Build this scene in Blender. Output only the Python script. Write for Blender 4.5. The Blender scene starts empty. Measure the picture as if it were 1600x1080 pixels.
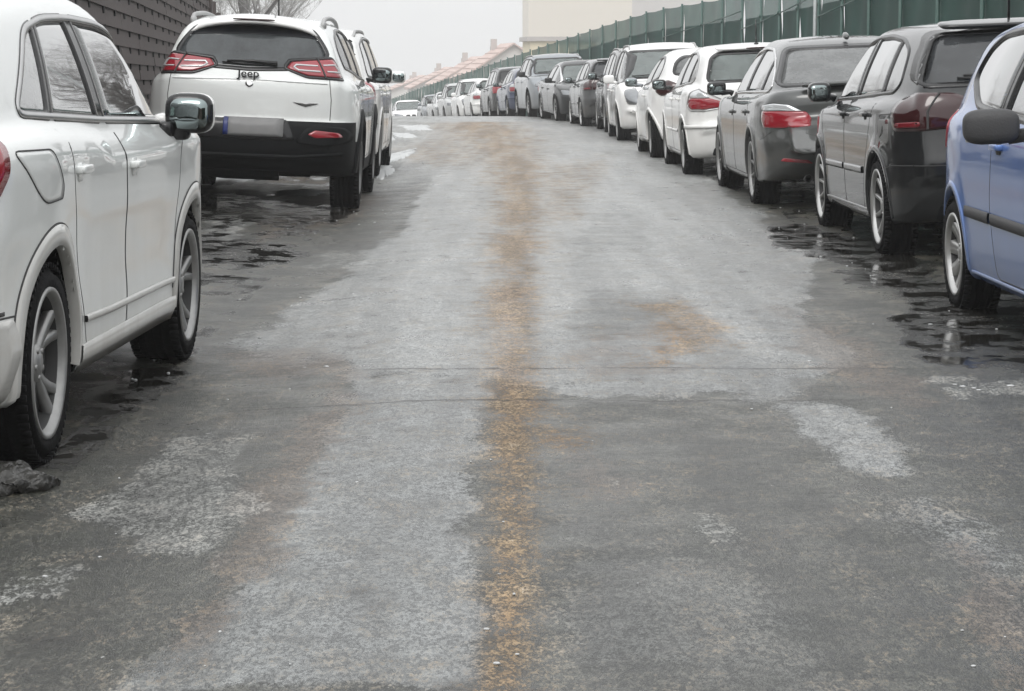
import bpy, bmesh, math, random
import numpy as np
from mathutils import Vector, Matrix
R = math.radians
scene = bpy.context.scene
COL = scene.collection

# ---------------------------------------------------------------- camera, sky, sun, exposure
FPX, HX, HY, CH = 3600.0, 765.0, 103.0, 1.2      # focal length in photo pixels, vanishing point, eye height
cam_d = bpy.data.cameras.new('camera'); cam = bpy.data.objects.new('camera', cam_d); COL.objects.link(cam)
cam_d.sensor_width = 36; cam_d.lens = FPX / 1600 * 36
cam_d.clip_start = 0.05; cam_d.clip_end = 5000
cam.location = (0, 0, CH)
cam.rotation_euler = (math.pi/2 - math.atan((540-HY)/FPX), 0, -math.atan((800-HX)/FPX))
scene.camera = cam

world = bpy.data.worlds.new('World'); scene.world = world; world.use_nodes = True
wn = world.node_tree.nodes; wl = world.node_tree.links
SUN_EL, SUN_ROT = R(48), R(200)
sky = wn.new('ShaderNodeTexSky'); sky.sky_type = 'NISHITA'; sky.sun_disc = False
sky.sun_elevation = SUN_EL; sky.sun_rotation = SUN_ROT; sky.air_density = 1.0; sky.dust_density = 4.0; sky.ozone_density = 1.0
bw = wn.new('ShaderNodeRGBToBW'); tint = wn.new('ShaderNodeMixRGB'); tint.blend_type = 'MULTIPLY'; tint.inputs[0].default_value = 1
flat = wn.new('ShaderNodeMixRGB'); flat.inputs[0].default_value = 0.75      # a closed cloud layer evens the sky out
flat.inputs[2].default_value = (7.4, 7.5, 7.6, 1)
tint.inputs[2].default_value = (1.0, 1.0, 1.0, 1)
wl.new(sky.outputs[0], bw.inputs[0]); wl.new(bw.outputs[0], flat.inputs[1]); wl.new(flat.outputs[0], tint.inputs[1])
wtc = wn.new('ShaderNodeTexCoord'); wsp = wn.new('ShaderNodeSeparateXYZ'); wl.new(wtc.outputs['Generated'], wsp.inputs[0])
wmr = wn.new('ShaderNodeMapRange'); wmr.inputs[1].default_value = 0; wmr.inputs[2].default_value = 1; wmr.inputs[3].default_value = .80; wmr.inputs[4].default_value = 1.55; wl.new(wsp.outputs[2], wmr.inputs[0])
wml = wn.new('ShaderNodeVectorMath'); wml.operation = 'SCALE'; wl.new(tint.outputs[0], wml.inputs[0]); wl.new(wmr.outputs[0], wml.inputs['Scale'])   # overcast: brightest overhead
wl.new(wml.outputs[0], wn['Background'].inputs[0]); wn['Background'].inputs[1].default_value = 0.12

sd = bpy.data.lights.new('sun', 'SUN'); sd.energy = 0.7; sd.angle = R(25); sd.color = (1, 0.97, 0.93)
sun = bpy.data.objects.new('sun', sd); COL.objects.link(sun)
sun.rotation_euler = (math.pi/2 - SUN_EL, 0, math.pi - SUN_ROT + R(0))
scene.view_settings.view_transform = 'Standard'; scene.view_settings.look = 'None'
scene.view_settings.exposure = 0.55; scene.view_settings.gamma = 1
scene.render.engine = 'CYCLES'
scene.cycles.use_denoising = True
scene.cycles.max_bounces = 8; scene.cycles.transparent_max_bounces = 16; scene.cycles.volume_bounces = 1
scene.cycles.sample_clamp_indirect = 4

# ---------------------------------------------------------------- terrain functions
def sstep(a, b, x):
    t = np.clip((np.asarray(x, float) - a) / (b - a), 0, 1); return t*t*(3-2*t)
def pchip(pts, n=600):
    p = sorted(pts); xs = np.array([q[0] for q in p], float); ys = np.array([q[1] for q in p], float)
    h = np.diff(xs); d = np.diff(ys)/h; m = np.zeros(len(xs))
    if len(xs) > 2:
        for i in range(1, len(xs)-1):
            if d[i-1]*d[i] > 0:
                w1, w2 = 2*h[i]+h[i-1], h[i]+2*h[i-1]; m[i] = (w1+w2)/(w1/d[i-1]+w2/d[i])
    m[0], m[-1] = d[0], d[-1]
    t = np.linspace(xs[0], xs[-1], n); k = np.clip(np.searchsorted(xs, t, 'right')-1, 0, len(xs)-2)
    s = (t-xs[k])/h[k]
    y = (2*s**3-3*s**2+1)*ys[k]+(s**3-2*s**2+s)*h[k]*m[k]+(-2*s**3+3*s**2)*ys[k+1]+(s**3-s**2)*h[k]*m[k+1]
    return t, y
_gt = pchip([(-50,0),(0,0),(28,0),(41,-.06),(53,-.11),(62,-.15),(68,-.28),(76,-.53),(90,-1.0),(120,-2.04),(140,-2.7),(180,-4.1),(260,-6.4),(420,-9),(3000,-20)], 6000)
def gz(x, y):
    x = np.asarray(x, float); y = np.asarray(y, float)
    z = np.interp(y, *_gt)
    off = -0.103*np.clip(y-51.5, 0, 1e4); z = z - 0.045*sstep(-0.2, -1.2, x)*sstep(60, 35, y)
    z = z + 0.044*np.clip(np.minimum(x-off-2.45, 2.2), 0, 9)*sstep(200, 150, y) + 0.044*np.clip(np.minimum(-1.2-x+off, 2.2), 0, 9)*sstep(200, 150, y)
    return z
_py = np.linspace(-50, 1200, 5001)
_hd = 0.103*sstep(43, 60, _py)
_off = -np.concatenate([[0], np.cumsum((_hd[1:]+_hd[:-1])/2*np.diff(_py))])
def poff(y): return float(np.interp(y, _py, _off))
def phead(y): return float(np.interp(y, _py, _hd))
def slope(y): return float((gz(0, y+.8)-gz(0, y-.8))/1.6)

# ---------------------------------------------------------------- material helpers
def mat(name):
    m = bpy.data.materials.new(name); m.use_nodes = True
    return m, m.node_tree.nodes, m.node_tree.links, m.node_tree.nodes['Principled BSDF']
def simple(name, col, rough=.5, metal=0, coat=0, bump=None, spec=.5, emit=None, grime=None):
    m, n, l, b = mat(name)
    b.inputs['Base Color'].default_value = (*col, 1); b.inputs['Roughness'].default_value = rough
    b.inputs['Metallic'].default_value = metal; b.inputs['Coat Weight'].default_value = coat
    b.inputs['Coat Roughness'].default_value = .08; b.inputs['Specular IOR Level'].default_value = spec
    tc = n.new('ShaderNodeTexCoord')
    nz = n.new('ShaderNodeTexNoise'); nz.inputs['Scale'].default_value = bump[0] if bump else 12; nz.inputs['Detail'].default_value = 5
    l.new(tc.outputs['Object'], nz.inputs['Vector'])
    mx = n.new('ShaderNodeMixRGB'); mx.inputs[1].default_value = (*[c*.82 for c in col], 1)
    mx.inputs[2].default_value = (*[min(1, c*1.12) for c in col], 1)
    l.new(nz.outputs[0], mx.inputs[0]); l.new(mx.outputs[0], b.inputs['Base Color'])
    if bump:
        bp = n.new('ShaderNodeBump'); bp.inputs['Strength'].default_value = bump[1]; bp.inputs['Distance'].default_value = .01
        l.new(nz.outputs[0], bp.inputs['Height']); l.new(bp.outputs[0], b.inputs['Normal'])
    return m
def paint(name, col, metal=0.0, rough=.38, grime=.5, gcol=(.30,.28,.25), frost=0.0):
    """car paint under road salt and grime: dirtier towards the sill, streaked"""
    m, n, l, b = mat(name)
    tc = n.new('ShaderNodeTexCoord'); sep = n.new('ShaderNodeSeparateXYZ'); l.new(tc.outputs['Object'], sep.inputs[0])
    n1 = n.new('ShaderNodeTexNoise'); n1.inputs['Scale'].default_value = 2.6; n1.inputs['Detail'].default_value = 8; n1.inputs['Roughness'].default_value = .65
    mp = n.new('ShaderNodeMapping'); mp.inputs['Scale'].default_value = (2.2, 2.2, .35); l.new(tc.outputs['Object'], mp.inputs[0]); l.new(mp.outputs[0], n1.inputs['Vector'])
    n2 = n.new('ShaderNodeTexNoise'); n2.inputs['Scale'].default_value = 90; n2.inputs['Detail'].default_value = 3
    l.new(tc.outputs['Object'], n2.inputs['Vector'])
    hgt = n.new('ShaderNodeMapRange'); hgt.inputs[1].default_value = .15; hgt.inputs[2].default_value = .95; hgt.inputs[3].default_value = 1.0; hgt.inputs[4].default_value = .12
    l.new(sep.outputs[2], hgt.inputs[0])
    mr = n.new('ShaderNodeMapRange'); mr.inputs[1].default_value = .35; mr.inputs[2].default_value = .75
    l.new(n1.outputs[0], mr.inputs[0])
    ml = n.new('ShaderNodeMath'); ml.operation = 'MULTIPLY'; l.new(hgt.outputs[0], ml.inputs[0]); l.new(mr.outputs[0], ml.inputs[1])
    ad = n.new('ShaderNodeMath'); ad.operation = 'MULTIPLY_ADD'; ad.inputs[1].default_value = .55; l.new(hgt.outputs[0], ad.inputs[0]); l.new(ml.outputs[0], ad.inputs[2])
    sp = n.new('ShaderNodeMath'); sp.operation = 'MULTIPLY_ADD'; sp.inputs[1].default_value = .25; sp.inputs[2].default_value = -.12; l.new(n2.outputs[0], sp.inputs[0])
    a2 = n.new('ShaderNodeMath'); a2.operation = 'ADD'; l.new(ad.outputs[0], a2.inputs[0]); l.new(sp.outputs[0], a2.inputs[1])
    g = n.new('ShaderNodeMath'); g.operation = 'MULTIPLY'; g.use_clamp = True; g.inputs[1].default_value = grime; l.new(a2.outputs[0], g.inputs[0])
    mx = n.new('ShaderNodeMixRGB'); mx.inputs[1].default_value = (*col, 1); mx.inputs[2].default_value = (*gcol, 1)
    l.new(g.outputs[0], mx.inputs[0]); l.new(mx.outputs[0], b.inputs['Base Color'])
    b.inputs['Metallic'].default_value = metal; b.inputs['Specular IOR Level'].default_value = .12
    rr = n.new('ShaderNodeMapRange'); rr.inputs[3].default_value = rough; rr.inputs[4].default_value = .75; l.new(g.outputs[0], rr.inputs[0]); l.new(rr.outputs[0], b.inputs['Roughness'])
    cw = n.new('ShaderNodeMapRange'); cw.inputs[3].default_value = 1.0; cw.inputs[4].default_value = .45; l.new(g.outputs[0], cw.inputs[0]); l.new(cw.outputs[0], b.inputs['Coat Weight'])
    cr = n.new('ShaderNodeMapRange'); cr.inputs[3].default_value = .02; cr.inputs[4].default_value = .25; l.new(g.outputs[0], cr.inputs[0]); l.new(cr.outputs[0], b.inputs['Coat Roughness'])
    return m
def glassm(name, tintc, haze=.08, hcol=(.35,.37,.37), rough=.02, refl=1.0):
    """pane: tinted see-through glass with a mirror skin and a film of dried spray"""
    m, n, l, b = mat(name); n.remove(b); out = n['Material Output']
    tr = n.new('ShaderNodeBsdfTransparent'); tr.inputs[0].default_value = (*tintc, 1)
    gl = n.new('ShaderNodeBsdfGlossy'); gl.inputs[1].default_value = rough
    fr = n.new('ShaderNodeFresnel'); fr.inputs[0].default_value = 1.62
    mu = n.new('ShaderNodeMath'); mu.operation = 'MULTIPLY'; mu.inputs[1].default_value = refl; mu.use_clamp = True; l.new(fr.outputs[0], mu.inputs[0])
    df = n.new('ShaderNodeBsdfDiffuse'); df.inputs[0].default_value = (*hcol, 1)
    tc = n.new('ShaderNodeTexCoord'); nz = n.new('ShaderNodeTexNoise'); nz.inputs['Scale'].default_value = 5; nz.inputs['Detail'].default_value = 8; nz.inputs['Roughness'].default_value = .7
    l.new(tc.outputs['Object'], nz.inputs['Vector'])
    hz = n.new('ShaderNodeMath'); hz.operation = 'MULTIPLY'; hz.inputs[1].default_value = haze*2; l.new(nz.outputs[0], hz.inputs[0])
    m1 = n.new('ShaderNodeMixShader'); l.new(hz.outputs[0], m1.inputs[0]); l.new(tr.outputs[0], m1.inputs[1]); l.new(df.outputs[0], m1.inputs[2])
    m2 = n.new('ShaderNodeMixShader'); l.new(mu.outputs[0], m2.inputs[0]); l.new(m1.outputs[0], m2.inputs[1]); l.new(gl.outputs[0], m2.inputs[2])
    l.new(m2.outputs[0], out.inputs[0]); return m

M = {}
M['white'] = paint('white_paint', (.80,.80,.79), grime=.30, gcol=(.42,.39,.34))
M['pearl'] = paint('pearl_white_paint', (.76,.78,.77), grime=.42, gcol=(.40,.385,.35))
M['silver'] = paint('silver_paint', (.50,.51,.51), metal=.55, grime=.5)
M['dgrey'] = paint('dark_grey_paint', (.006,.007,.008), metal=.0, grime=.07, gcol=(.07,.068,.062))
M['mgrey'] = paint('mid_grey_paint', (.060,.064,.063), metal=.35, grime=.32, gcol=(.15,.145,.135))
M['black'] = paint('black_paint', (.02,.022,.025), metal=.1, grime=.4, gcol=(.14,.135,.125))
M['navy'] = paint('navy_paint', (.02,.035,.09), metal=.3, grime=.35, gcol=(.15,.15,.16))
M['blue'] = paint('light_blue_paint', (.080,.165,.42), metal=.25, grime=.58, gcol=(.18,.21,.27))
M['sgrey'] = paint('slate_grey_paint', (.24,.26,.28), metal=.5, grime=.4)
M['clad'] = simple('black_plastic', (.006,.0065,.0075), .6, bump=(150,.15), spec=.15)
M['trim'] = simple('gloss_black_trim', (.012,.012,.013), .25)
M['gap'] = simple('panel_gap', (.045,.045,.045), .8)
M['rubber'] = simple('rubber', (.005,.005,.0055), .75, bump=(60,.4), spec=.15)
M['under'] = simple('underbody', (.004,.004,.004), .9, spec=.1)
M['inner'] = simple('cabin_lining', (.06,.06,.06), .85)
M['seat'] = simple('seat_cloth', (.035,.036,.04), .9)
M['chrome'] = simple('chrome', (.75,.75,.75), .15, metal=1)
M['alu'] = simple('salted_alloy', (.33,.33,.325), .42, metal=.75, bump=(40,.1))
M['alud'] = simple('dark_alloy', (.20,.20,.20), .45, metal=.7)
M['hub'] = simple('dark_brake_disc', (.03,.03,.03), .6)
M['red'] = simple('red_lens', (.27,.008,.018), .12, coat=1)
M['dred'] = simple('smoked_red_lens', (.030,.003,.004), .1, coat=1, spec=.2)
M['lensw'] = simple('clear_lens', (.62,.64,.65), .12, metal=.3, coat=1)
M['lensd'] = simple('headlamp_glass', (.22,.23,.24), .1, metal=.6, coat=1)
M['plate'] = simple('blurred_plate', (.19,.19,.19), .5)
M['eu'] = simple('blue_plate_band', (.006,.02,.14), .4)
M['amber'] = simple('amber_lens', (.55,.2,.03), .2)
M['mir'] = simple('mirror_glass', (.24,.28,.28), .02, metal=1)
M['g_side'] = glassm('side_glass', (.62,.70,.67), .05)
M['g_priv'] = glassm('privacy_glass', (.10,.11,.12), .10, (.16,.18,.19))
M['g_fog'] = glassm('misted_glass', (.35,.37,.36), .40, (.30,.31,.31), .12)
M['g_wind'] = glassm('windscreen_glass', (.66,.76,.73), .30, (.36,.42,.405))  # milky film lightened to stand in for light seen through the pane

# ---------------------------------------------------------------- object helpers
def link(name, me, m, parent=None):
    o = bpy.data.objects.new(name, me); COL.objects.link(o)
    if m is not None and len(me.materials) == 0: me.materials.append(m)
    if parent is not None: o.parent = parent
    return o
def mk(name, V, F, m, parent=None, smooth=True):
    me = bpy.data.meshes.new(name); me.from_pydata([tuple(map(float, v)) for v in V], [], [tuple(int(i) for i in f) for f in F]); me.update()
    if smooth: me.polygons.foreach_set('use_smooth', [True]*len(me.polygons))
    return link(name, me, m, parent)
def tag(o, label, cat, group=None, kind=None):
    if label: o['label'] = label
    if cat: o['category'] = cat
    if group: o['group'] = group
    if kind: o['kind'] = kind
    return o
def struct(o):
    o['kind'] = 'structure'; return o
def empty(name, loc=(0,0,0), rz=0):
    o = bpy.data.objects.new(name, None); COL.objects.link(o); o.location = loc; o.rotation_euler = (0,0,rz); o.empty_display_size = .2; return o
class MB:
    """collects shapes, links them as one mesh"""
    def __init__(s): s.V = []; s.F = []
    def add(s, V, F):
        k = len(s.V); s.V += [tuple(map(float, v)) for v in V]; s.F += [tuple(int(i)+k for i in f) for f in F]; return s
    def box(s, c, sz, rot=None):
        V = [Vector(((i&1)-.5, ((i>>1)&1)-.5, ((i>>2)&1)-.5)) for i in range(8)]
        V = [Vector((v.x*sz[0], v.y*sz[1], v.z*sz[2])) for v in V]
        if rot is not None: V = [rot @ v for v in V]
        V = [v+Vector(c) for v in V]
        return s.add(V, [(0,2,3,1),(4,5,7,6),(0,1,5,4),(2,6,7,3),(0,4,6,2),(1,3,7,5)])
    def tube(s, P, rad, n=6, cap=True):
        P = [Vector(p) for p in P]; rad = rad if hasattr(rad, '__len__') else [rad]*len(P)
        V = []; up = Vector((0,0,1))
        for i, p in enumerate(P):
            d = (P[min(i+1, len(P)-1)]-P[max(i-1, 0)]).normalized()
            a = d.cross(up if abs(d.z) < .9 else Vector((1,0,0))).normalized(); b = d.cross(a)
            for k in range(n):
                t = 2*math.pi*k/n; V.append(p+(a*math.cos(t)+b*math.sin(t))*rad[i])
        F = [(i*n+k, i*n+(k+1)%n, (i+1)*n+(k+1)%n, (i+1)*n+k) for i in range(len(P)-1) for k in range(n)]
        if cap: F += [tuple(range(n))[::-1], tuple((len(P)-1)*n+k for k in range(n))]
        return s.add(V, F)
    def lathe(s, prof, n=48, axis='x', c=(0,0,0), closed=False):
        """prof: (radius, axial)"""
        V = []
        for r, a in prof:
            for k in range(n):
                t = 2*math.pi*k/n; V.append((c[0]+a, c[1]+r*math.cos(t), c[2]+r*math.sin(t)))
        m_ = len(prof); F = []
        for i in range(m_ if closed else m_-1):
            j = (i+1) % m_
            F += [(i*n+k, i*n+(k+1)%n, j*n+(k+1)%n, j*n+k) for k in range(n)]
        return s.add(V, F)
    def sell(s, c, sz, e=.35, n=24, m_=14, rot=None):
        """superellipsoid: a box with soft edges (e small) or an egg (e near 1)"""
        V = []; f = lambda v, p: math.copysign(abs(v)**p, v)
        for i in range(m_+1):
            a = -math.pi/2+math.pi*i/m_
            for k in range(n):
                t = 2*math.pi*k/n
                v = Vector((f(math.cos(a), e)*f(math.cos(t), e)*sz[0]/2, f(math.cos(a), e)*f(math.sin(t), e)*sz[1]/2, f(math.sin(a), e)*sz[2]/2))
                if rot is not None: v = rot @ v
                V.append(v+Vector(c))
        return s.add(V, [(i*n+k, i*n+(k+1)%n, (i+1)*n+(k+1)%n, (i+1)*n+k) for i in range(m_) for k in range(n)])
    def build(s, name, m, parent=None, smooth=True):
        return mk(name, s.V, s.F, m, parent, smooth)

# ---------------------------------------------------------------- 2-D helpers
def rounded(poly, r=.02, ds=.025, sa=1.0):
    P = [np.array(p, float)*[sa, 1] for p in poly]; n = len(P); out = []
    for i in range(n):
        a, b, c = P[i-1], P[i], P[(i+1) % n]
        la, lc = np.linalg.norm(a-b), np.linalg.norm(c-b)
        q = min(r, la*.45, lc*.45); p0 = b+(a-b)/la*q; p2 = b+(c-b)/lc*q
        for t in (0, .25, .5, .75, 1): out.append((1-t)**2*p0+2*t*(1-t)*b+t*t*p2)
    res = []
    for i in range(len(out)):
        a, b = out[i], out[(i+1) % len(out)]; L = np.linalg.norm(b-a); k = max(1, int(math.ceil(L/ds)))
        for j in range(k): res.append(a+(b-a)*j/k)
    res = np.array(res); res[:, 0] /= sa; return res
def resample(line, ds=.03, sa=1.0):
    P = [np.array(p, float)*[sa, 1] for p in line]; res = []
    for a, b in zip(P[:-1], P[1:]):
        k = max(1, int(math.ceil(np.linalg.norm(b-a)/ds)))
        for j in range(k): res.append(a+(b-a)*j/k)
    res.append(P[-1]); res = np.array(res); res[:, 0] /= sa; return res
def smooth_line(line, n=40):
    P = np.array(line, float)
    for _ in range(3):
        Q = [P[0]]
        for a, b in zip(P[:-1], P[1:]): Q += [a*.75+b*.25, a*.25+b*.75]
        Q.append(P[-1]); P = np.array(Q)
    return [tuple(p) for p in P]
def inpoly(px, py, poly):
    ins = np.zeros(len(px), bool); n = len(poly)
    for i in range(n):
        x1, y1 = poly[i]; x2, y2 = poly[(i+1) % n]
        if y1 == y2: continue
        c = ((y1 > py) != (y2 > py)) & (px < (x2-x1)*(py-y1)/(y2-y1)+x1)
        ins ^= c
    return ins
def clip(poly, p, nrm):
    """keep the side of the line through p where (q-p).nrm > 0"""
    out = []; n = len(poly); p = np.array(p, float); nrm = np.array(nrm, float)
    for i in range(n):
        a, b = np.array(poly[i], float), np.array(poly[(i+1) % n], float)
        da, db = (a-p)@nrm, (b-p)@nrm
        if da >= 0: out.append(tuple(a))
        if da*db < 0: out.append(tuple(a+(b-a)*da/(da-db)))
    return out
def smax(a, b, k):
    h = np.maximum(k-np.abs(a-b), 0)/k; return np.maximum(a, b)+h*h*k*.25
def smin(a, b, k): return -smax(-a, -b, k)

# ---------------------------------------------------------------- car bodies: one implicit surface per model
class Car:
    def __init__(s, **k):
        d = dict(cr=.13, cf=.22, crg=.06, rt=.07, rr=.16, rf=.2, rb=.05, crown=.05, rcrown=.10, gsr=.09, gt=[(-3,0),(3,0)], wsbow=.16,
                 creases=[], flare=.012, arch=.36, zb=[(-3,.2),(3,.2)], rg=None, rgbow=.10, res=1, wr=.32, tw=.205, rim=.215, sh=.03,
                 doors=[], handles=[], pillars=[], cuts=[], style='five', white_trim=False, tr=.28, rocker=None, gcurve=.015, lift=0.0)
        d.update(k); s.__dict__.update(d)
        for nm in ('rear', 'front', 'W', 'taper', 'zl', 'roof', 'zb', 'gt'): setattr(s, 't_'+nm, pchip(getattr(s, nm)))
        s.yr = min(p[1] for p in s.rear); s.yf = max(p[1] for p in s.front)
        s.t_cr = [(pchip(c), kk) for c, kk in s.creases]
        s.ya = (-s.wb/2, s.wb/2)
        s.segs = []
        if s.dlo:
            s.dlo = [tuple(p) for p in rounded(s.dlo, .10, .08)]
            rest = s.dlo
            for (yb, yt, w) in s.pillars:          # from the rear forward; the pillar line runs from (yb, z0) to (yt, z1)
                z0, z1 = min(p[1] for p in s.dlo), max(p[1] for p in s.dlo)
                d_ = np.array([yt-yb, z1-z0]); nrm = np.array([-d_[1], d_[0]])/np.linalg.norm(d_)
                s.segs.append(clip(rest, np.array([yb, z0])+nrm*w/2, nrm)); rest = clip(rest, np.array([yb, z0])-nrm*w/2, -nrm)
            s.segs.append(rest)
    def zf(s, z): return z+s.lift*np.clip((np.asarray(z, float)-.60)/.25, 0, 1)          # body raised on its wheels
    def zi(s, z): return np.interp(z, [-9, .6, .85+s.lift, 9], [-9, .6, .85, 9-s.lift])
    @staticmethod
    def I(t, v): return np.interp(v, *t)
    def f(s, x, y, z):
        I = s.I; ax = np.abs(x); zr = z
        if s.lift: z = s.zi(z)
        w = I(s.t_W, z)-I(s.t_taper, y)
        for ya in s.ya:
            r = np.hypot(y-ya, zr-s.wr); w = w+s.flare*np.exp(-((r-s.arch)/.06)**2)*(ax > .3)
        side = ax-w
        for t, k in s.t_cr:
            zc = I(t, y); dd = (z-zc) if k > 0 else (zc-z); side = side+abs(k)*smax(dd, dd*0, .010)
        top = z-I(s.t_zl, y)+s.crown*ax*ax
        q = (ax/s.hw)**3
        rear = I(s.t_rear, z)+s.cr*q-y
        front = y-I(s.t_front, z)+s.cf*q
        bot = I(s.t_zb, y)-z
        lo = smax(smax(smax(smax(side, top, s.rt), rear, s.rr), front, s.rf), bot, s.rb)
        kz = np.clip((z-s.belt)/(s.zrail-s.belt), -.1, 1.3)
        g = s.gb+(s.gr-s.gb)*kz+s.gcurve*np.sin(np.clip(kz, 0, 1)*math.pi)-I(s.t_gt, y)
        gs = ax-g
        roof = z-I(s.t_roof, y)+s.rcrown*ax*ax
        def plane(A, B, sgn, bow):
            A = np.array(A, float); d_ = np.array(B, float)-A; n_ = np.array([d_[1], -d_[0]])*sgn; n_ /= np.linalg.norm(n_)
            return (y-A[0])*n_[0]+(z-A[1])*n_[1]+bow*ax*ax
        ws = plane(s.ws[0], s.ws[1], 1, s.wsbow)
        gr = smax(smax(gs, roof, s.gsr), ws, .09)
        rr = plane(s.rg[0], s.rg[1], -1, s.rgbow) if s.rg else I(s.t_rear, z)+s.crg*(ax/s.gb)**3-y
        gr = smax(gr, rr, .07)
        gr = smax(gr, .5-z, .02)
        return smin(lo, gr, s.sh)
    def root(s, O, D, tmax):
        O = np.asarray(O, float); D = np.asarray(D, float); a = np.zeros(len(O)); b = np.full(len(O), float(tmax))
        for _ in range(26):
            m = (a+b)/2; P = O+D*m[:, None]; ins = s.f(P[:, 0], P[:, 1], P[:, 2]) < 0
            a = np.where(ins, m, a); b = np.where(ins, b, m)
        return O+D*((a+b)/2)[:, None]
    def normal(s, P):
        e = .004; g = []
        for i in range(3):
            d = np.zeros(3); d[i] = e; A = P+d; B = P-d
            g.append(s.f(A[:, 0], A[:, 1], A[:, 2])-s.f(B[:, 0], B[:, 1], B[:, 2]))
        g = np.array(g).T; return g/np.maximum(np.linalg.norm(g, axis=1)[:, None], 1e-9)
    def proj(s, view, ab, off=0.0, real=False):
        """the 2-D point of a view, laid on the body: R/L side (y,z), B/F end (x,z), C/D end round the corner (degrees,z), T top (x,y)"""
        ab = np.asarray(ab, float).reshape(-1, 2); a, b = ab[:, 0], ab[:, 1]; z0 = np.zeros(len(a)); o1 = z0+1
        if s.lift and view != 'T' and not real: b = s.zf(b)
        if view in 'RL':
            sg = 1 if view == 'R' else -1; O = np.stack([z0, a, b], 1); D = np.stack([sg*o1, z0, z0], 1); t = 1.6
        elif view in 'BF':
            O = np.stack([a, z0, b], 1); D = np.stack([z0, (-1 if view == 'B' else 1)*o1, z0], 1); t = 3.2
        elif view in 'CD':
            ph = np.radians(a); y0 = s.yr+.8 if view == 'C' else s.yf-.8
            O = np.stack([z0, z0+y0, b], 1); D = np.stack([np.sin(ph), (-1 if view == 'C' else 1)*np.cos(ph), z0], 1); t = 2.2
        else:
            O = np.stack([a, b, z0+.6], 1); D = np.stack([z0, z0, o1], 1); t = 1.6
        P = s.root(O, D, t)
        if np.any(off): P = P+s.normal(P)*np.reshape(off, (-1, 1))
        return P
    def sa(s, view): return .0145 if view in 'CD' else 1.0
    # --- pieces laid on the body
    def panel(s, name, view, poly, m, parent, r=.02, off=.003, rings=5, skirt=.012, dome=0, ds=.025, ret=False):
        P = rounded(poly, r, ds, s.sa(view)); c = P.mean(0); V = [c]; offs = [off+dome]; F = []; n = len(P)
        lv = [(i+1)/rings for i in range(rings)]
        pts = [c[None]]
        for q in lv: pts.append(c+(P-c)*q); offs += [off+dome*(1-q*q)]*n
        pts.append(P); offs += [-skirt]*n
        W = s.proj(view, np.concatenate(pts), np.array(offs))
        F = [(0, 1+i, 1+(i+1) % n) for i in range(n)]
        for k in range(rings):
            F += [(1+k*n+i, 1+(k+1)*n+i, 1+(k+1)*n+(i+1) % n, 1+k*n+(i+1) % n) for i in range(n)]
        F = s.outward(W, F)
        if ret: return W, F
        return mk(name, W, F, m, parent)
    def outward(s, W, F):
        q = np.array([W[list(f[:3])] for f in F]); fn = np.cross(q[:, 1]-q[:, 0], q[:, 2]-q[:, 0])
        return [tuple(f[::-1]) for f in F] if (fn*s.normal(q.mean(1))).sum() < 0 else F
    def ribbon(s, name, view, line, w, m, parent, off=.003, closed=False, r=.0, ds=.03, base=-.004, ret=False, real=False):
        sa = s.sa(view)
        P = rounded(line, r, ds, sa) if closed else resample(line, ds, sa)
        Q = P*[sa, 1]; n = len(Q)
        if closed: T = np.roll(Q, -1, 0)-np.roll(Q, 1, 0)
        else: T = np.gradient(Q, axis=0)
        T /= np.maximum(np.linalg.norm(T, axis=1)[:, None], 1e-9); N = np.stack([-T[:, 1], T[:, 0]], 1)
        ww = np.array([w]*n if not hasattr(w, '__len__') else np.interp(np.linspace(0, 1, n), np.linspace(0, 1, len(w)), w))[:, None]
        A = (Q+N*ww/2)/[sa, 1]; B = (Q-N*ww/2)/[sa, 1]; C_ = Q/[sa, 1]
        pts = np.concatenate([A, A, C_, B, B]); offs = np.concatenate([np.full(n, base), np.full(n, off), np.full(n, off*1.15), np.full(n, off), np.full(n, base)])
        W = s.proj(view, pts, offs, real); F = []
        for k in range(4):
            for i in range(n if closed else n-1):
                j = (i+1) % n; F.append((k*n+i, k*n+j, (k+1)*n+j, (k+1)*n+i))
        F = s.outward(W, F)
        if ret: return W, F
        return mk(name, W, F, m, parent)
    # --- the shell
    def grid(s, ds):
        a = .75; z0 = .6; ne = int(1.15/ds*.8); ns = int((s.yf-s.yr-2*a)/ds); nt = int(2.1/ds)
        th = np.linspace(-90, 90, 721); c, sn = np.cos(np.radians(th)), np.sin(np.radians(th))
        O = np.tile([0, -.2, z0], (721, 1)); P = s.root(O, np.stack([c, c*0, sn], 1), 2.2)
        L = np.concatenate([[0], np.cumsum(np.linalg.norm(np.diff(P, axis=0), axis=1))])
        th = np.radians(np.interp(np.linspace(0, L[-1], nt+1), L, th))
        st = [(s.yr+a, ph) for ph in np.linspace(0, 90, ne+1)[1:-1]]
        st += [(y, 90) for y in np.linspace(s.yr+a, s.yf-a, ns+1)]
        st += [(s.yf-a, ph) for ph in np.linspace(90, 180, ne+1)[1:-1]]
        O = []; D = []
        for y, ph in st:
            p = math.radians(ph); sp, cp = math.sin(p), math.cos(p)
            O.append(np.stack([th*0, th*0+y, th*0+z0], 1)); D.append(np.stack([np.cos(th)*sp, th*0-cp, np.sin(th)*sp], 1))
        P = s.root(np.concatenate(O), np.concatenate(D), 2.4).reshape(len(st), nt+1, 3)
        # ring: right half bottom->top then left half top->bottom
        P[:, 0, 0] = 0; P[:, -1, 0] = 0
        Lh = P[:, 1:-1][:, ::-1].copy(); Lh[..., 0] *= -1
        G = np.concatenate([P, Lh], 1); N = G.shape[1]
        pole = s.root([[0, s.yr+a, z0], [0, s.yf-a, z0]], [[0, -1, 0], [0, 1, 0]], 2.4)
        V = np.concatenate([G.reshape(-1, 3), pole]); ns_ = len(st)
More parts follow.
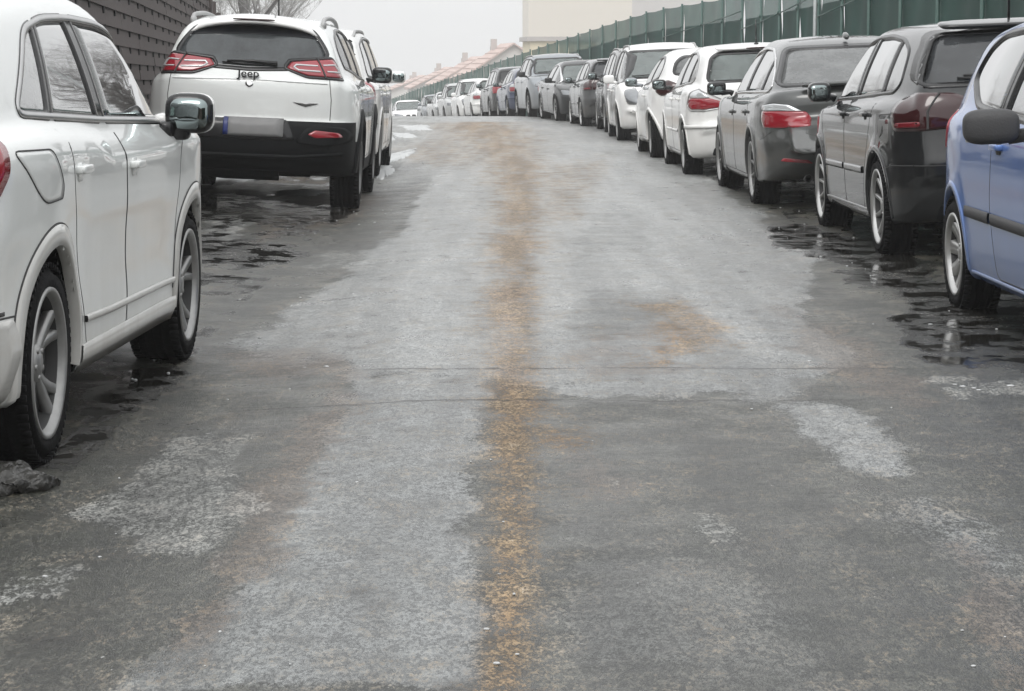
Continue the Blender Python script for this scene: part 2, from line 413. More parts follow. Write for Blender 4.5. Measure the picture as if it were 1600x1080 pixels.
        i, k = np.meshgrid(np.arange(ns_-1), np.arange(N), indexing='ij'); i = i.ravel(); k = k.ravel(); k2 = (k+1) % N
        F = np.stack([i*N+k, i*N+k2, (i+1)*N+k2, (i+1)*N+k], 1)
        tri = [(ns_*N, (q+1) % N, q) for q in range(N)]+[(ns_*N+1, (ns_-1)*N+q, (ns_-1)*N+(q+1) % N) for q in range(N)]
        return V, F, np.array(tri)
    def shell(s, root, paintm, ds):
        V, F4, F3 = s.grid(ds)
        # arch rims: pull the nearest vertices onto the wheel-arch circle
        for ya in s.ya:
            r = np.hypot(V[:, 1]-ya, V[:, 2]-s.wr); sel = (np.abs(V[:, 0]) > .6) & (np.abs(r-s.arch) < ds*.5)
            ang = np.arctan2(V[sel, 2]-s.wr, V[sel, 1]-ya); V[sel, 1] = ya+s.arch*np.cos(ang); V[sel, 2] = s.wr+s.arch*np.sin(ang)
        faces = [tuple(f) for f in F4]+[tuple(f) for f in F3]
        if s.cuts:
            bm = bmesh.new(); vs = [bm.verts.new(v) for v in V]
            for f in faces: bm.faces.new([vs[i] for i in f])
            for co, no in s.cuts: bmesh.ops.bisect_plane(bm, geom=bm.verts[:]+bm.edges[:]+bm.faces[:], dist=1e-5, plane_co=co, plane_no=no)
            bm.verts.index_update(); V = np.array([v.co for v in bm.verts]); faces = [tuple(v.index for v in f.verts) for f in bm.faces]; bm.free()
        C = np.array([V[list(f)].mean(0) for f in faces])
        Nn = s.normal(C); lab = np.zeros(len(faces), int)
        C = C.copy(); zreal = C[:, 2].copy(); C[:, 2] = s.zi(C[:, 2]) if s.lift else C[:, 2]
        x, y, z = C.T
        for ya in s.ya:
            lab[(np.hypot(y-ya, zreal-s.wr) < s.arch) & (np.abs(x) > .52) & (z < s.belt-.02)] = -1
        Sd = (np.abs(Nn[:, 0]) > .4) & (z > s.belt-.08)
        holes = [(Sd, 1, sg) for sg in s.segs]+[((Nn[:, 1] < -.15) & (z > s.belt-.05), 0, s.rwin), ((Nn[:, 1] > .15) & (z > s.belt-.05), 0, s.fwin)]
        hol = np.zeros(len(faces), bool)
        for msk, ax, pl in holes:
            if pl is None: continue
            pl = rounded(pl, .05)
            hol |= msk & inpoly(C[:, ax], C[:, 2], pl)
        # lining: the same skin 4 cm inside
        liner = (z > .38) & ~hol & (lab >= 0)
        Vn = s.normal(V); s._mesh('cabin_lining', V-Vn*.04, [faces[i] for i in np.nonzero(liner)[0]], M['inner'], root)
        lab[hol] = -1
        s.parts = {}
        objs = [('body', paintm, root)]
        for (nm, msk, mm, par) in s.regions(x, y, z, Nn):
            objs.append((nm, mm or paintm, par)); lab[msk & (lab >= 0)] = len(objs)-1
        out = {}
        for k, (nm, mm, par) in enumerate(objs):
            idx = np.nonzero(lab == k)[0]
            if len(idx) == 0: continue
            out.setdefault(nm, []).append(s._mesh(nm.split('/')[0], V, [faces[i] for i in idx], mm, root)); s.parts[nm] = out[nm][-1]
        # wheel-arch liners
        for ya in s.ya:
            for sg in (1, -1):
                mb = MB(); angs = np.linspace(R(-12), R(192), 26)
                ed = s.proj('R', np.stack([ya+s.arch*np.cos(angs), np.maximum(s.wr+s.arch*np.sin(angs), .22)], 1), -.006, True)
                A = [(sg*p[0], p[1], p[2]) for p in ed]; B = [(sg*.5, p[1], p[2]) for p in ed]; n = len(A)
                mb.add(A+B+[(sg*.5, ya, s.wr)], [(i, i+1, n+i+1, n+i) for i in range(n-1)]+[(n+i, n+i+1, 2*n) for i in range(n-1)])
                mb.build('wheel_arch_liner', M['under'], root)
        return out
    def _mesh(s, name, V, faces, m, parent):
        used = sorted({i for f in faces for i in f}); mp = {u: i for i, u in enumerate(used)}
        return mk(name, V[used], [tuple(mp[i] for i in f) for f in faces], m, parent)
    def regions(s, x, y, z, N):
        out = []
        s.door_names = []
        for i, poly in enumerate(s.doors):
            pl = rounded(poly, .05)
            for side, sg in (('R', 1), ('L', -1)):
                out.append(('door/%d%s' % (i, side), (np.sign(x) == sg) & (np.abs(N[:, 0]) > .3) & inpoly(y, z, pl), None, None))
        if s.extra_regions: out += s.extra_regions(s, x, y, z, N)
        return out
    # --- wheels
    def wheels(s, root, tyrem=None, rimm=None, sides=(1, -1)):
        R_, rr, tw = s.wr, s.rim, s.tw; rimm = rimm or M['alu']
        tp = MB(); h = tw/2
        prof = [(rr, -h+.01), (rr+.012, -h), (rr+(R_-rr)*.55, -h-.006), (R_-.035, -h+.004), (R_-.012, -h+.02), (R_-.002, -h+.045)]
        for g in (-.35, 0, .35): prof += [(R_, g*h-.012), (R_-.009, g*h-.010), (R_-.009, g*h-.002), (R_, g*h)]
        prof += [(a, -b) for a, b in [(R_-.002, -h+.045), (R_-.012, -h+.02), (R_-.035, -h+.004), (rr+(R_-rr)*.55, -h-.006), (rr+.012, -h), (rr, -h+.01)]]
        tp.lathe(prof, 56)
        nb = 60
        for k in range(nb):       # shoulder blocks of the tread
            t = 2*math.pi*k/nb
            for sg in (1, -1): tp.box((sg*(h-.018), (R_-.006)*math.cos(t), (R_-.006)*math.sin(t)), (.034, .018, .014), Matrix.Rotation(t-math.pi/2, 3, 'X'))
        tyre = tp.build('tyre', M['rubber']); 
        rm = MB(); rm.lathe([(rr+.008, h-.004), (rr+.006, h+.004), (rr-.006, h+.003), (rr-.014, h-.010), (rr-.020, h-.022)], 56)
        n = {'five': 5, 'ten': 10, 'split': 5, 'seven': 7, 'cap': 9}[s.style]; f0 = h-.03
        hubw, rimw = {'five': (.085, .125), 'ten': (.028, .030), 'split': (.040, .042), 'seven': (.05, .055), 'cap': (.06, .09)}[s.style]
        for k in range(n):
            for dl in ((-.20, .20) if s.style == 'split' else (0,)):
                t = 2*math.pi*k/n+.3; t2 = t+dl
                rows = []
                for q in np.linspace(0, 1, 5):
                    r_ = .035+(rr-.022-.035)*q; w_ = hubw+(rimw-hubw)*q; a = t+(t2-t)*q; xx = f0-.012+.022*q-.03*(q*(1-q)); th_ = .03
                    cx, sx = math.cos(a), math.sin(a)
                    for u, v in ((-.5, -1), (-.36, 0), (.36, 0), (.5, -1)):
                        rows.append((xx+v*th_, r_*cx-u*w_*sx, r_*sx+u*w_*cx))
                F = [(i*4+j, i*4+(j+1) % 4, i*4+4+(j+1) % 4, i*4+4+j) for i in range(4) for j in range(4)]
                rm.add(rows, F)
        rm.lathe([(0, f0+.004), (.028, f0+.004), (.032, f0), (.058, f0-.004), (.066, f0-.03)], 24)
        for k in range(5):
            t = 2*math.pi*k/5+.6; rm.lathe([(0, f0+.002), (.009, f0+.002), (.010, f0-.008)], 8, c=(0, .046*math.cos(t), .046*math.sin(t)))
        rim = rm.build('rim', rimm)
        dk = MB(); dk.lathe([(rr-.020, h-.022), (rr-.03, h-.05), (rr-.035, -h+.02), (rr+.002, -h)], 48); dk.lathe([(0, h-.062), (.10, h-.062), (.104, h-.058), (rr-.035, h-.058), (rr-.035, h-.09), (0, h-.1)], 40); dk.lathe([(0, -h+.03), (rr-.02, -h+.03)], 40)
        disc = dk.build('wheel', M['hub'])
        first = True
        for ya in s.ya:
            for sg in sides:
                if first: w, t_, r_ = disc, tyre, rim; first = False
                else: w, t_, r_ = disc.copy(), tyre.copy(), rim.copy(); [COL.objects.link(o) for o in (w, t_, r_)]
                t_.parent = w; r_.parent = w; w.parent = root
                w.location = (sg*(s.hw-.012-h-s.tin), ya, s.wr); w.rotation_euler = (random.uniform(0, 6.28), 0, 0 if sg > 0 else math.pi)
    def mirror(s, root, side, pos, size, m, base, glassback=True, e=.55, rake=.12, gy=None):
        """door mirror: pos = centre of the housing (|x|,y,z), base = its foot on the door"""
        sg = 1 if side == 'R' else -1; mb = MB(); pos = (pos[0], pos[1], pos[2]+s.lift); base = (base[0], base[1], base[2]+s.lift)
        rot = Matrix.Rotation(-sg*rake, 3, 'Z')
        mb.sell((sg*pos[0], pos[1], pos[2]), size, e, 28, 16, rot)
        mb.tube([(sg*base[0], base[1], base[2]), (sg*(base[0]+.03), base[1]-.005, base[2]+.015), (sg*(pos[0]-size[0]*.3), pos[1], pos[2]-size[2]*.32)], [.03, .024, .03], 8)
        h = mb.build('door_mirror', m, root)
        g = MB(); yy = (pos[1]-size[1]*.5-.002) if gy is None else gy; V = [(0, 0, 0)]; nn = 32
        sgn = lambda v, p: math.copysign(abs(v)**p, v)
        for q in (.5, .9, 1.0): V += [(sgn(math.cos(2*math.pi*k/nn), .55)*size[0]*.40*q, .0025*q*q+(.012 if q == 1 else 0), sgn(math.sin(2*math.pi*k/nn), .55)*size[2]*.38*q) for k in range(nn)]
        V = [tuple(rot @ Matrix.Rotation(R(-3), 3, 'X') @ Vector(v)+Vector((sg*pos[0]+sg*.004, yy, pos[2]))) for v in V]
        F = [(0, 1+k, 1+(k+1) % nn) for k in range(nn)]+[(1+r_*nn+k, 1+(r_+1)*nn+k, 1+(r_+1)*nn+(k+1) % nn, 1+r_*nn+(k+1) % nn) for r_ in (0, 1) for k in range(nn)]
        g.add(V, F); g.build('mirror_glass', M['mir'], h)
        return h
    def handle(s, i, y, z, m, w=.16):
        for side in 'RL':
            sg = 1 if side == 'R' else -1; P = s.proj(side, [(y, z)])[0]; zz = float(s.zf(z)); par = s.parts.get('door/%d%s' % (i, side))
            s.panel('handle_recess', side, [(y-w*.33, z-.035), (y+w*.33, z-.035), (y+w*.33, z+.02), (y-w*.33, z+.02)], M['gap'] if s.dark_recess else s.pm, par, r=.03, off=.0015, rings=2, skirt=.001)
            mb = MB(); mb.sell((P[0]+sg*.024, y, zz), (.020, w, .030), .5, 16, 10)
            for dy in (-w*.42, w*.42): mb.sell((P[0]+sg*.008, y+dy, zz), (.04, .03, .028), .5, 10, 8)
            mb.build('door_handle', m, par)
    def seats(s, root, xs=(-.38, .38), yf=None, head=True, rear=True):
        mb = MB(); yf = .12 if yf is None else yf; zt = s.belt
        for x_ in xs:
            mb.sell((x_, yf-.12, zt-.18), (.50, .16, .62), .45, 20, 12, Matrix.Rotation(R(-14), 3, 'X')); mb.sell((x_, yf+.15, .52), (.50, .52, .18), .4, 20, 10)
            mb.sell((x_, yf-.24, zt+.20), (.27, .11, .19), .55, 16, 10)
        mb.build('front_seats', M['seat'], root)
        if rear:
            mb = MB(); yb = yf-1.05
            mb.sell((0, yb, zt-.2), (1.2, .16, .56), .3, 24, 12, Matrix.Rotation(R(-18), 3, 'X'))
            for x_ in (-.42, .42): mb.sell((x_, yb-.09, zt+.12), (.26, .09, .15), .5, 16, 10)
            mb.build('rear_seat', M['seat'], root)
        mb = MB(); mb.sell((0, s.ws[0][0]-.35, zt-.06), (1.35, .5, .22), .4, 24, 10)
        mb.build('dashboard', M['seat'], root)
    def finish(s, root, pm, ds=.03, side_glass=None, rear_glass=None, front_glass=None, trimm=None, arch_m=None, arch_w=.035, handles_m=None, rim_m=None, interior=True, lip=.004, frame=.026):
        s.pm = pm; s.root_ = root; sg_ = side_glass or M['g_side']; trimm = trimm or M['trim']
        s.shell(root, pm, ds); P = s.parts
        # side glazing
        for side in 'RL':
            for i, seg in enumerate(s.segs):
                g = s.panel('window', side, seg, sg_, root, r=.05, off=-.004, rings=5, skirt=.006)
                s.ribbon('window_frame', side, seg, frame, M['trim'], g, off=.002, closed=True, r=.05, base=-.012)
            if s.dlo:
                s.ribbon('window_trim', side, s.dlo, .020, trimm, root, off=.006, closed=True, r=.06)
                mbv, mbf = [], []
                for (yb, yt, w) in s.pillars:
                    z0, z1 = min(p[1] for p in s.dlo), max(p[1] for p in s.dlo)
                    pl = s.dlo; d_ = np.array([yt-yb, z1-z0]); nrm = np.array([-d_[1], d_[0]])/np.linalg.norm(d_)
                    q = clip(clip(pl, np.array([yb, z0])-nrm*(w/2+.008), nrm), np.array([yb, z0])+nrm*(w/2+.008), -nrm)
                    if len(q) > 2:
                        W, F = s.panel('p', side, q, None, None, r=.005, off=.0012, rings=3, skirt=.004, ret=True); mk('pillar_cover', W, F, M['trim'], root)
        for view, pl, gm, nm in (('B', s.rwin, rear_glass or M['g_priv'], 'rear_window'), ('F', s.fwin, front_glass or M['g_wind'], 'windscreen')):
            if pl is None: continue
            g = s.panel(nm, view, pl, gm, root, r=.07, off=-.003, rings=7, skirt=.006)
            s.ribbon('window_seal', view, pl, .034, M['trim'], g, off=.0015, closed=True, r=.07, base=-.012)
            s.parts[nm] = g
        # door seams
        for side in 'RL':
            vs, fs = [], []
            for i, poly in enumerate(s.doors):
                q = [tuple(p) for p in rounded(poly, .05, .04)]; low = [p[1] < s.belt+.0 for p in q]
                st = [k for k in range(len(q)) if low[k] and not low[k-1]]
                if st:
                    k = st[0]; run = []
                    while low[k % len(q)] and len(run) < len(q): run.append(q[k % len(q)]); k += 1
                    s.ribbon('panel_gap', side, run, .006, M['gap'], root, off=.0008, base=-.001)
            for line in s.side_seams:
                s.ribbon('panel_gap', side, line, .006, M['gap'], root, off=.0008, base=-.001)
            # wheel-arch edges
            for ya in s.ya:
                a = np.linspace(R(-8), R(188), 40); rr = s.arch+arch_w/2-.004
                zz = s.wr+rr*np.sin(a); ok = zz > s.I(s.t_zb, ya)+.03
                s.ribbon('wheel_arch_trim', side, [(ya+rr*math.cos(t), z_) for t, z_, k in zip(a, zz, ok) if k], arch_w, arch_m or pm, root, off=lip, base=-.03, real=True)
        for view, lines in (('B', s.rear_seams), ('F', s.front_seams), ('C', s.rearc_seams), ('D', s.frontc_seams), ('T', s.top_seams)):
            vs, fs = [], []
            for line in lines:
                s.ribbon('panel_gap', view, line, .006, M['gap'], root, off=.0008, base=-.001)
        for (i, y, z) in s.handles: s.handle(i, y, z, handles_m or pm)
        if interior: s.seats(root, yf=s.seat_y)
        s.wheels(root, rimm=rim_m)
for k_, v_ in dict(side_seams=[], rear_seams=[], front_seams=[], rearc_seams=[], frontc_seams=[], top_seams=[], extra_regions=None, dark_recess=False, tin=0.0, seat_y=None, dlo=None, rwin=None, fwin=None, seg_door=[1, 0]).items():
    setattr(Car, k_, v_)
def sym(poly): return [(-a, b) for a, b in poly][::-1]
def text3d(body, size, m, parent, loc, rot, name='lettering', depth=.004, bold=.0, sx=1.0):
    c = bpy.data.curves.new(name, 'FONT'); c.body = body; c.size = size; c.extrude = depth; c.align_x = 'CENTER'; c.align_y = 'CENTER'; c.offset = bold
    o = bpy.data.objects.new(name, c); COL.objects.link(o)
    dg = bpy.context.evaluated_depsgraph_get(); me = bpy.data.meshes.new_from_object(o.evaluated_get(dg))
    COL.objects.unlink(o); bpy.data.objects.remove(o)
    o = link(name, me, m, parent); o.location = loc; o.rotation_euler = rot; o.scale = (sx, 1, 1); return o
def copy_tree(o, parent=None):
    c = o.copy(); COL.objects.link(c); c.parent = parent
    for ch in o.children: copy_tree(ch, c)
    return c
def repaint(root, old, new):
    """give a copied car its own paint without touching the shared meshes"""
    for o in [root]+list(root.children_recursive):
        if o.type == 'MESH':
            for sl in o.material_slots:
                if sl.material == old: sl.link = 'OBJECT'; sl.material = new
def place(root, X, y, away=True, dz=0, on_path=True, yaw=0):
    x = X+(poff(y) if on_path else 0); h = phead(y) if on_path else 0; sl = slope(y)
    z = float(gz(x, y))+dz; a = math.atan(sl)
    root.location = (x, y, z); root.rotation_euler = (a if away else -a, 0, h+(0 if away else math.pi)+yaw)

# ---------------------------------------------------------------- the car models (local frame: y forward, 0 = between the axles, z up)
def Wstd(hw, belt): return [(.12, hw-.09), (.20, hw-.035), (.30, hw-.012), (.45, hw-.002), (.6, hw), (.74, hw-.002), (belt-.08, hw-.012), (belt+.02, hw-.045), (belt+.10, hw-.10), (belt+.35, hw-.3)]
def Tstd(yr, yf, r=.10, f=.17): return [(yr, r), (yr+.3, r*.35), (yr+.85, 0), (yf-1.0, 0), (yf-.4, f*.35), (yf, f)]
def both(c, root, name, view, poly, m, **k):
    a = c.panel(name, view, poly, m, root, **k); b = c.panel(name, view, sym(poly), m, root, **k) if view not in 'RL' else c.panel(name, 'L', poly, m, root, **k)
    return a, b
def plate(c, root, view, z, w=.52, h=.11, eu=-1, off=.012, x0=0):
    P = c.panel('number_plate', view, [(x0-w/2, z-h/2), (x0+w/2, z-h/2), (x0+w/2, z+h/2), (x0-w/2, z+h/2)], M['plate'], root, r=.008, off=off, rings=3)
    x0 += eu*(w/2-.02); c.panel('country_band', view, [(x0-.02, z-h/2+.004), (x0+.02, z-h/2+.004), (x0+.02, z+h/2-.004), (x0-.02, z+h/2-.004)], M['eu'], P, r=.003, off=off+.003, rings=2)
def antenna(c, root, x, y, L=.35, lean=-.5, m=None):
    p = c.proj('T', [(x, y)])[0]; mb = MB(); mb.sell((p[0], p[1], p[2]+.008), (.05, .09, .035), .7, 14, 8)
    mb.tube([p+np.array([0, 0, .01]), p+np.array([0, lean*L*.5, L*.5]), p+np.array([0, lean*L, L])], [.010, .008, .006], 6); mb.build('antenna', m or M['trim'], root)
def wiper(c, root, x0, x1, z0, z1):
    P = c.proj('B', [(x0, z0), ((x0+x1)/2, (z0+z1)/2+.01), (x1, z1)], .018); mb = MB(); mb.tube([tuple(p) for p in P], [.022, .015, .009], 6)
    P = c.proj('B', [((x0*3+x1)/4, z0-.01), (x1+.04*(1 if x1 > x0 else -1), z1-.008)], .010); mb.tube([tuple(p) for p in P], .007, 5); mb.build('rear_wiper', M['trim'], root)
def exhaust(c, root, x, y, z, r=.03):
    mb = MB(); mb.lathe([(r, -.12), (r, .0), (r-.004, 0), (r-.006, -.12)], 20)
    V = [(x+v[1], y-v[0], z+v[2]) for v in mb.V]; mk('exhaust_pipe', V, mb.F, M['alud'], root)

def q2():
    hw = .898
    c = Car(hw=hw, wb=2.60, belt=.97, zrail=1.44, gb=.835, gr=.65, lift=.05, wr=.315, rim=.232, arch=.375, tw=.21, style='split',
        rear=[(.2,-1.93),(.35,-2.04),(.5,-2.075),(.62,-2.07),(.72,-2.03),(.95,-1.98),(1.05,-1.93),(1.15,-1.85),(1.3,-1.70),(1.42,-1.55),(1.52,-1.4)],
        front=[(.2,2.0),(.3,2.08),(.55,2.115),(.75,2.08),(.9,1.93),(1.02,1.6)],
        W=[(.12,.83),(.20,.875),(.30,.893),(.42,.897),(.55,.893),(.62,.895),(.75,.905),(.86,.905),(.95,.892),(1.02,.865),(1.2,.70)],
        taper=[(-2.1,.11),(-1.8,.035),(-1.3,-.008),(-.7,.010),(.6,.010),(1.3,-.004),(1.8,.05),(2.12,.18)],
        zl=[(-2.1,1.0),(-1.3,1.035),(-.6,1.01),(.9,.985),(1.25,.985),(1.6,.955),(1.9,.90),(2.12,.82)],
        roof=[(-2,1.34),(-1.4,1.415),(-.9,1.46),(-.3,1.482),(.1,1.477),(.5,1.445),(.9,1.34),(1.3,1.18)],
        ws=[(1.32,.97),(.60,1.385)], zb=[(-2.1,.24),(-1.3,.22),(1.3,.2),(2.1,.2)], gt=[(-1.9,.08),(-1.4,.015),(-.8,0),(-.5,0),(.5,0),(1.2,.05)],
        creases=[([(-2,1.1),(-.85,1.02),(-.45,.90),(-.3,.865),(.85,.865),(1.0,.93),(2,1.0)], .34)],
        flare=.006, dlo=[(-1.38,1.04),(-.3,1.0),(1.20,.960),(1.10,1.045),(.96,1.14),(.78,1.235),(.54,1.305),(.28,1.342),(-.2,1.355),(-.6,1.345),(-.93,1.305)],
        pillars=[(-1.02,-.74,.035),(-.23,-.20,.10)], seg_door=[None,0,1],
        doors=[[(-1.06,1.03),(-.92,1.2),(-.75,1.335),(-.4,1.38),(-.15,1.38),(-.12,1.0),(-.06,.4),(-.06,.29),(-.74,.29),(-.84,.5),(-.98,.72)],
               [(-.11,1.0),(-.14,1.38),(.3,1.36),(.6,1.28),(.9,1.13),(1.12,.975),(1.0,.86),(.93,.6),(.88,.29),(-.05,.29),(-.05,.4)]],
        handles=[(0,-.91,.855),(1,.04,.835)], rwin=[(-.56,1.08),(.56,1.08),(.48,1.36),(-.48,1.36)], fwin=[(-.68,1.0),(.68,1.0),(.56,1.38),(-.56,1.38)],
        side_seams=[[(-2.0,.51),(-1.66,.505)],[(1.75,.9),(1.66,.55)]], tin=.0)
    root = empty('suv'); 
    c.finish(root, M['pearl'], ds=.022, arch_w=.065, lip=.006, rim_m=M['alu'], arch_m=M['archw'], side_glass=M['g_q2'], frame=.03, trimm=M['chromed'])
    for side in 'RL':
        for ya in c.ya:
            a = np.linspace(R(4), R(176), 40); c.ribbon('arch_gap', side, [(ya+(c.arch+.064)*math.cos(t), c.wr+(c.arch+.064)*math.sin(t)) for t in a], .006, M['gap'], root, off=.0035, real=True)
        c.ribbon('sill_trim', side, [(-.80,.40),(-.4,.39),(.86,.38)], .022, M['archw'], root, off=.012)
        c.ribbon('sill', side, [(-.84,.27),(.90,.265)], .09, M['archw'], root, off=.008, ds=.04)
    fp = [(-1.70,.94),(-1.32,.935),(-1.20,.82),(-1.22,.79),(-1.44,.785),(-1.54,.83)]
    f_ = c.panel('fuel_flap', 'R', fp, M['pearl'], root, r=.05, off=.0010, rings=5, skirt=.001); c.ribbon('flap_gap', 'R', fp, .004, M['gap'], f_, closed=True, r=.05, off=.002)
    both(c, root, 'tail_light', 'C', [(30,.98),(30,.84),(44,.80),(57,.80),(61.5,.88),(62,.97),(56,1.0)], M['red'], r=.03, off=.006, rings=6, dome=.008)
    c.ribbon('bumper_line', 'C', [(-60,.52),(0,.52),(60,.52)], .012, M['gap'], root, off=.002)
    both(c, root, 'bumper_skirt', 'C', [(8,.24),(8,.50),(63,.50),(66,.40),(60,.26)], M['archw'], r=.02, off=.008, rings=6)
    plate(c, root, 'B', .75)
    for s_ in 'RL': c.mirror(root, s_, (.945,.97,1.0), (.20,.10,.165), M['white'], (.80,.97,.96), e=.6, gy=.878)
    for s_, sg in (('R',1),('L',-1)):
        mb = MB(); mb.sell((sg*.945,.945,1.05),(.196,.094,.163),.6); mb.sell((sg*.90,.945,.985),(.10,.07,.09),.5); mb.sell((sg*.86,.94,.985),(.06,.16,.07),.5); mb.build('mirror_housing', M['trim'], root)
    both(c, root, 'headlight', 'D', [(28,.68),(58,.74),(60,.82),(34,.80)], M['lensd'], r=.02, off=.004)
    c.panel('grille', 'F', [(-.42,.45),(.42,.45),(.48,.72),(-.48,.72)], M['trim'], root, off=.004)
    return root

def cherokee():
    hw = .91
    def reg(s, x, y, z, N):
        return [('bumper', (y < -1.62) & (z < .765) & ~((y > -1.86) & (z > .60)), M['clad'], None), ('lower_cladding', (z < .40), M['clad'], None),
                ('tailgate', (y < -1.85) & (N[:, 1] < -.3) & (z > .765) & (z < 1.19) & (np.abs(x) < .68), None, None)]
    c = Car(hw=hw, wb=2.70, belt=1.12, zrail=1.58, gb=.815, gr=.615, wr=.36, rim=.225, arch=.43, tw=.245, style='five', cr=.17, rr=.22, crg=.10, rt=.09,
        rear=[(.2,-2.05),(.34,-2.16),(.45,-2.28),(.60,-2.31),(.74,-2.29),(.775,-2.25),(.95,-2.245),(1.08,-2.235),(1.12,-2.21),(1.2,-2.16),(1.35,-2.05),(1.5,-1.93),(1.6,-1.84),(1.75,-1.7)],
        front=[(.25,2.2),(.5,2.32),(.9,2.3),(1.05,2.1)], W=[(.2,.85),(.3,.885),(.5,.905),(.7,.91),(.9,.90),(1.02,.885),(1.12,.85),(1.3,.77),(1.6,.6)],
        taper=[(-2.35,.10),(-2.0,.045),(-1.6,.0),(1.4,0),(1.9,.05),(2.3,.18)],
        zl=[(-2.3,1.17),(-1.6,1.17),(0,1.12),(1.0,1.10),(1.3,1.10),(1.8,1.05),(2.32,.95)], roof=[(-2.2,1.56),(-1.6,1.625),(-1,1.655),(-.3,1.66),(.3,1.63),(.8,1.52)],
        ws=[(1.2,1.1),(.45,1.58)], zb=[(-2.3,.36),(-1.6,.28),(1.5,.25),(2.3,.3)], gt=[(-2.3,.10),(-1.7,.035),(-.9,0),(.5,0),(1.2,.05)], gsr=.12, rcrown=.12,
        creases=[([(-2.4,1.06),(0,1.0),(2.4,.98)], .10)], dlo=[(-1.62,1.22),(-.3,1.135),(.98,1.09),(.82,1.24),(.5,1.45),(.2,1.53),(-.4,1.56),(-1.1,1.54),(-1.5,1.47),(-1.68,1.35)],
        pillars=[(-1.02,-.98,.08),(-.08,-.05,.09)], seg_door=[None,0,1],
        doors=[[(-1.05,1.16),(-1.02,1.45),(-.95,1.59),(0,1.61),(.02,.42),(-.80,.42),(-.92,.75),(-1.04,.95)],[(.03,.42),(.01,1.61),(.4,1.54),(.85,1.26),(1.05,1.08),(.95,.42)]],
        handles=[(0,-.84,1.04),(1,.12,1.02)], rwin=[(-.65,1.30),(-.47,1.235),(-.34,1.195),(0,1.18),(.34,1.195),(.47,1.235),(.65,1.30),(.58,1.42),(.49,1.53),(.3,1.56),(-.3,1.56),(-.49,1.53),(-.58,1.42)],
        fwin=[(-.7,1.13),(.7,1.13),(.58,1.54),(-.58,1.54)], cuts=[((0,0,.765),(0,0,1)),((0,0,.40),(0,0,1)),((.68,0,0),(1,0,0)),((-.68,0,0),(1,0,0)),((0,-1.62,0),(0,1,0)),((0,-1.86,0),(0,1,0)),((0,0,.60),(0,0,1))],
        extra_regions=reg, rear_seams=[[(.68,.77),(.685,.95),(.66,1.16)],[(-.68,.77),(-.685,.95),(-.66,1.16)]], tin=-.012)
    root = empty('suv')
    c.finish(root, M['pearl'], ds=.024, arch_w=.085, lip=.014, arch_m=M['clad'], rear_glass=M['g_jeep'], side_glass=M['g_priv'], handles_m=M['pearl'], rim_m=M['alud'])
    P = c.parts
    for sg in (1, -1):
        f = (lambda q: q) if sg > 0 else sym
        t = c.panel('tail_light', 'C', f([(25,1.20),(29,1.25),(52.5,1.285),(58,1.13),(36,1.145)]), M['red'], root, r=.02, off=.010, rings=7, dome=.006)
        c.ribbon('lamp_surround', 'C', f([(23.5,1.205),(28,1.265),(52.5,1.297),(59,1.12),(35.5,1.132)]), .022, M['trim'], t, off=.008, closed=True, r=.02)
        c.ribbon('light_tube', 'C', f([(42.8,1.222),(31.5,1.226),(29.5,1.206),(32,1.182),(42.8,1.176)]), .011, M['lensw'], t, off=.019)
        c.ribbon('light_tube', 'C', f([(45.5,1.228),(51.5,1.235),(53.5,1.175),(46,1.178)]), .010, M['lensw'], t, off=.019)
        c.ribbon('lamp_split', 'C', f([(44.2,1.12),(44.4,1.285)]), .010, M['gap'], t, off=.021)
        fr = [(.40,.585),(.48,.70),(.54,.735),(.80,.72),(.86,.66),(.84,.60),(.62,.56)]
        b = c.panel('reflector_surround', 'B', fr if sg > 0 else sym(fr), M['clad'], root, r=.04, off=.022, rings=5)
        rf = [(.50,.655),(.56,.69),(.74,.675),(.77,.64),(.56,.63)]
        c.panel('reflector', 'B', rf if sg > 0 else sym(rf), M['red'], b, r=.015, off=.034, rings=4)
    c.ribbon('bumper_step', 'B', [(-.78,.50),(-.4,.465),(.4,.465),(.78,.50)], .03, M['clad'], root, off=.016, ds=.04)
    c.panel('plate_recess', 'B', [(-.40,.60),(.40,.60),(.33,.77),(-.33,.77)], M['trim'], root, r=.03, off=.004, rings=5)
    plate(c, root, 'B', .705, .50, .155, off=.02, x0=.05)
    c.ribbon('tailgate_fold', 'C', [(-44,1.085),(0,1.10),(44,1.085)], .010, M['pearl'], root, off=.004)
    p = c.proj('B', [(-.01, 1.135)])[0]; text3d('Jeep', .092, M['trim'], root, (p[0], p[1]-.03, p[2]+.008), (R(88), 0, 0), depth=.012, bold=.0008, sx=1.15)
    p = c.proj('B', [(-.42, .905)])[0]; text3d('4x4', .06, M['alud'], root, (p[0]-.03, p[1]-.015, p[2]), (R(88), 0, R(-4)), depth=.004, bold=.002, sx=1.4)
    c.panel('winged_badge', 'B', [(.37,.922),(.43,.918),(.475,.905),(.52,.918),(.58,.918),(.53,.903),(.475,.888),(.42,.903)], M['alud'], root, r=.004, off=.006, rings=2, ds=.012)
    c.panel('lock_emblem', 'B', [(-.035,1.05),(.0,1.03),(.035,1.05),(.03,1.08),(-.03,1.08)], M['chrome'], root, r=.012, off=.005, rings=2, ds=.01)
    wiper(c, root, .22, -.20, 1.225, 1.234)
    c.panel('painted_glass_shade', 'B', [(-.565,1.455),(-.3,1.47),(0,1.475),(.3,1.47),(.565,1.455),(.49,1.535),(.3,1.562),(-.3,1.562),(-.49,1.535)], M['shade'], c.parts['rear_window'], r=.02, off=.001, rings=5, skirt=.001)  # dark band paints the spoiler's shade and dark reflection onto the glass
    mb = MB()   # roof spoiler over the glass
    n = 17
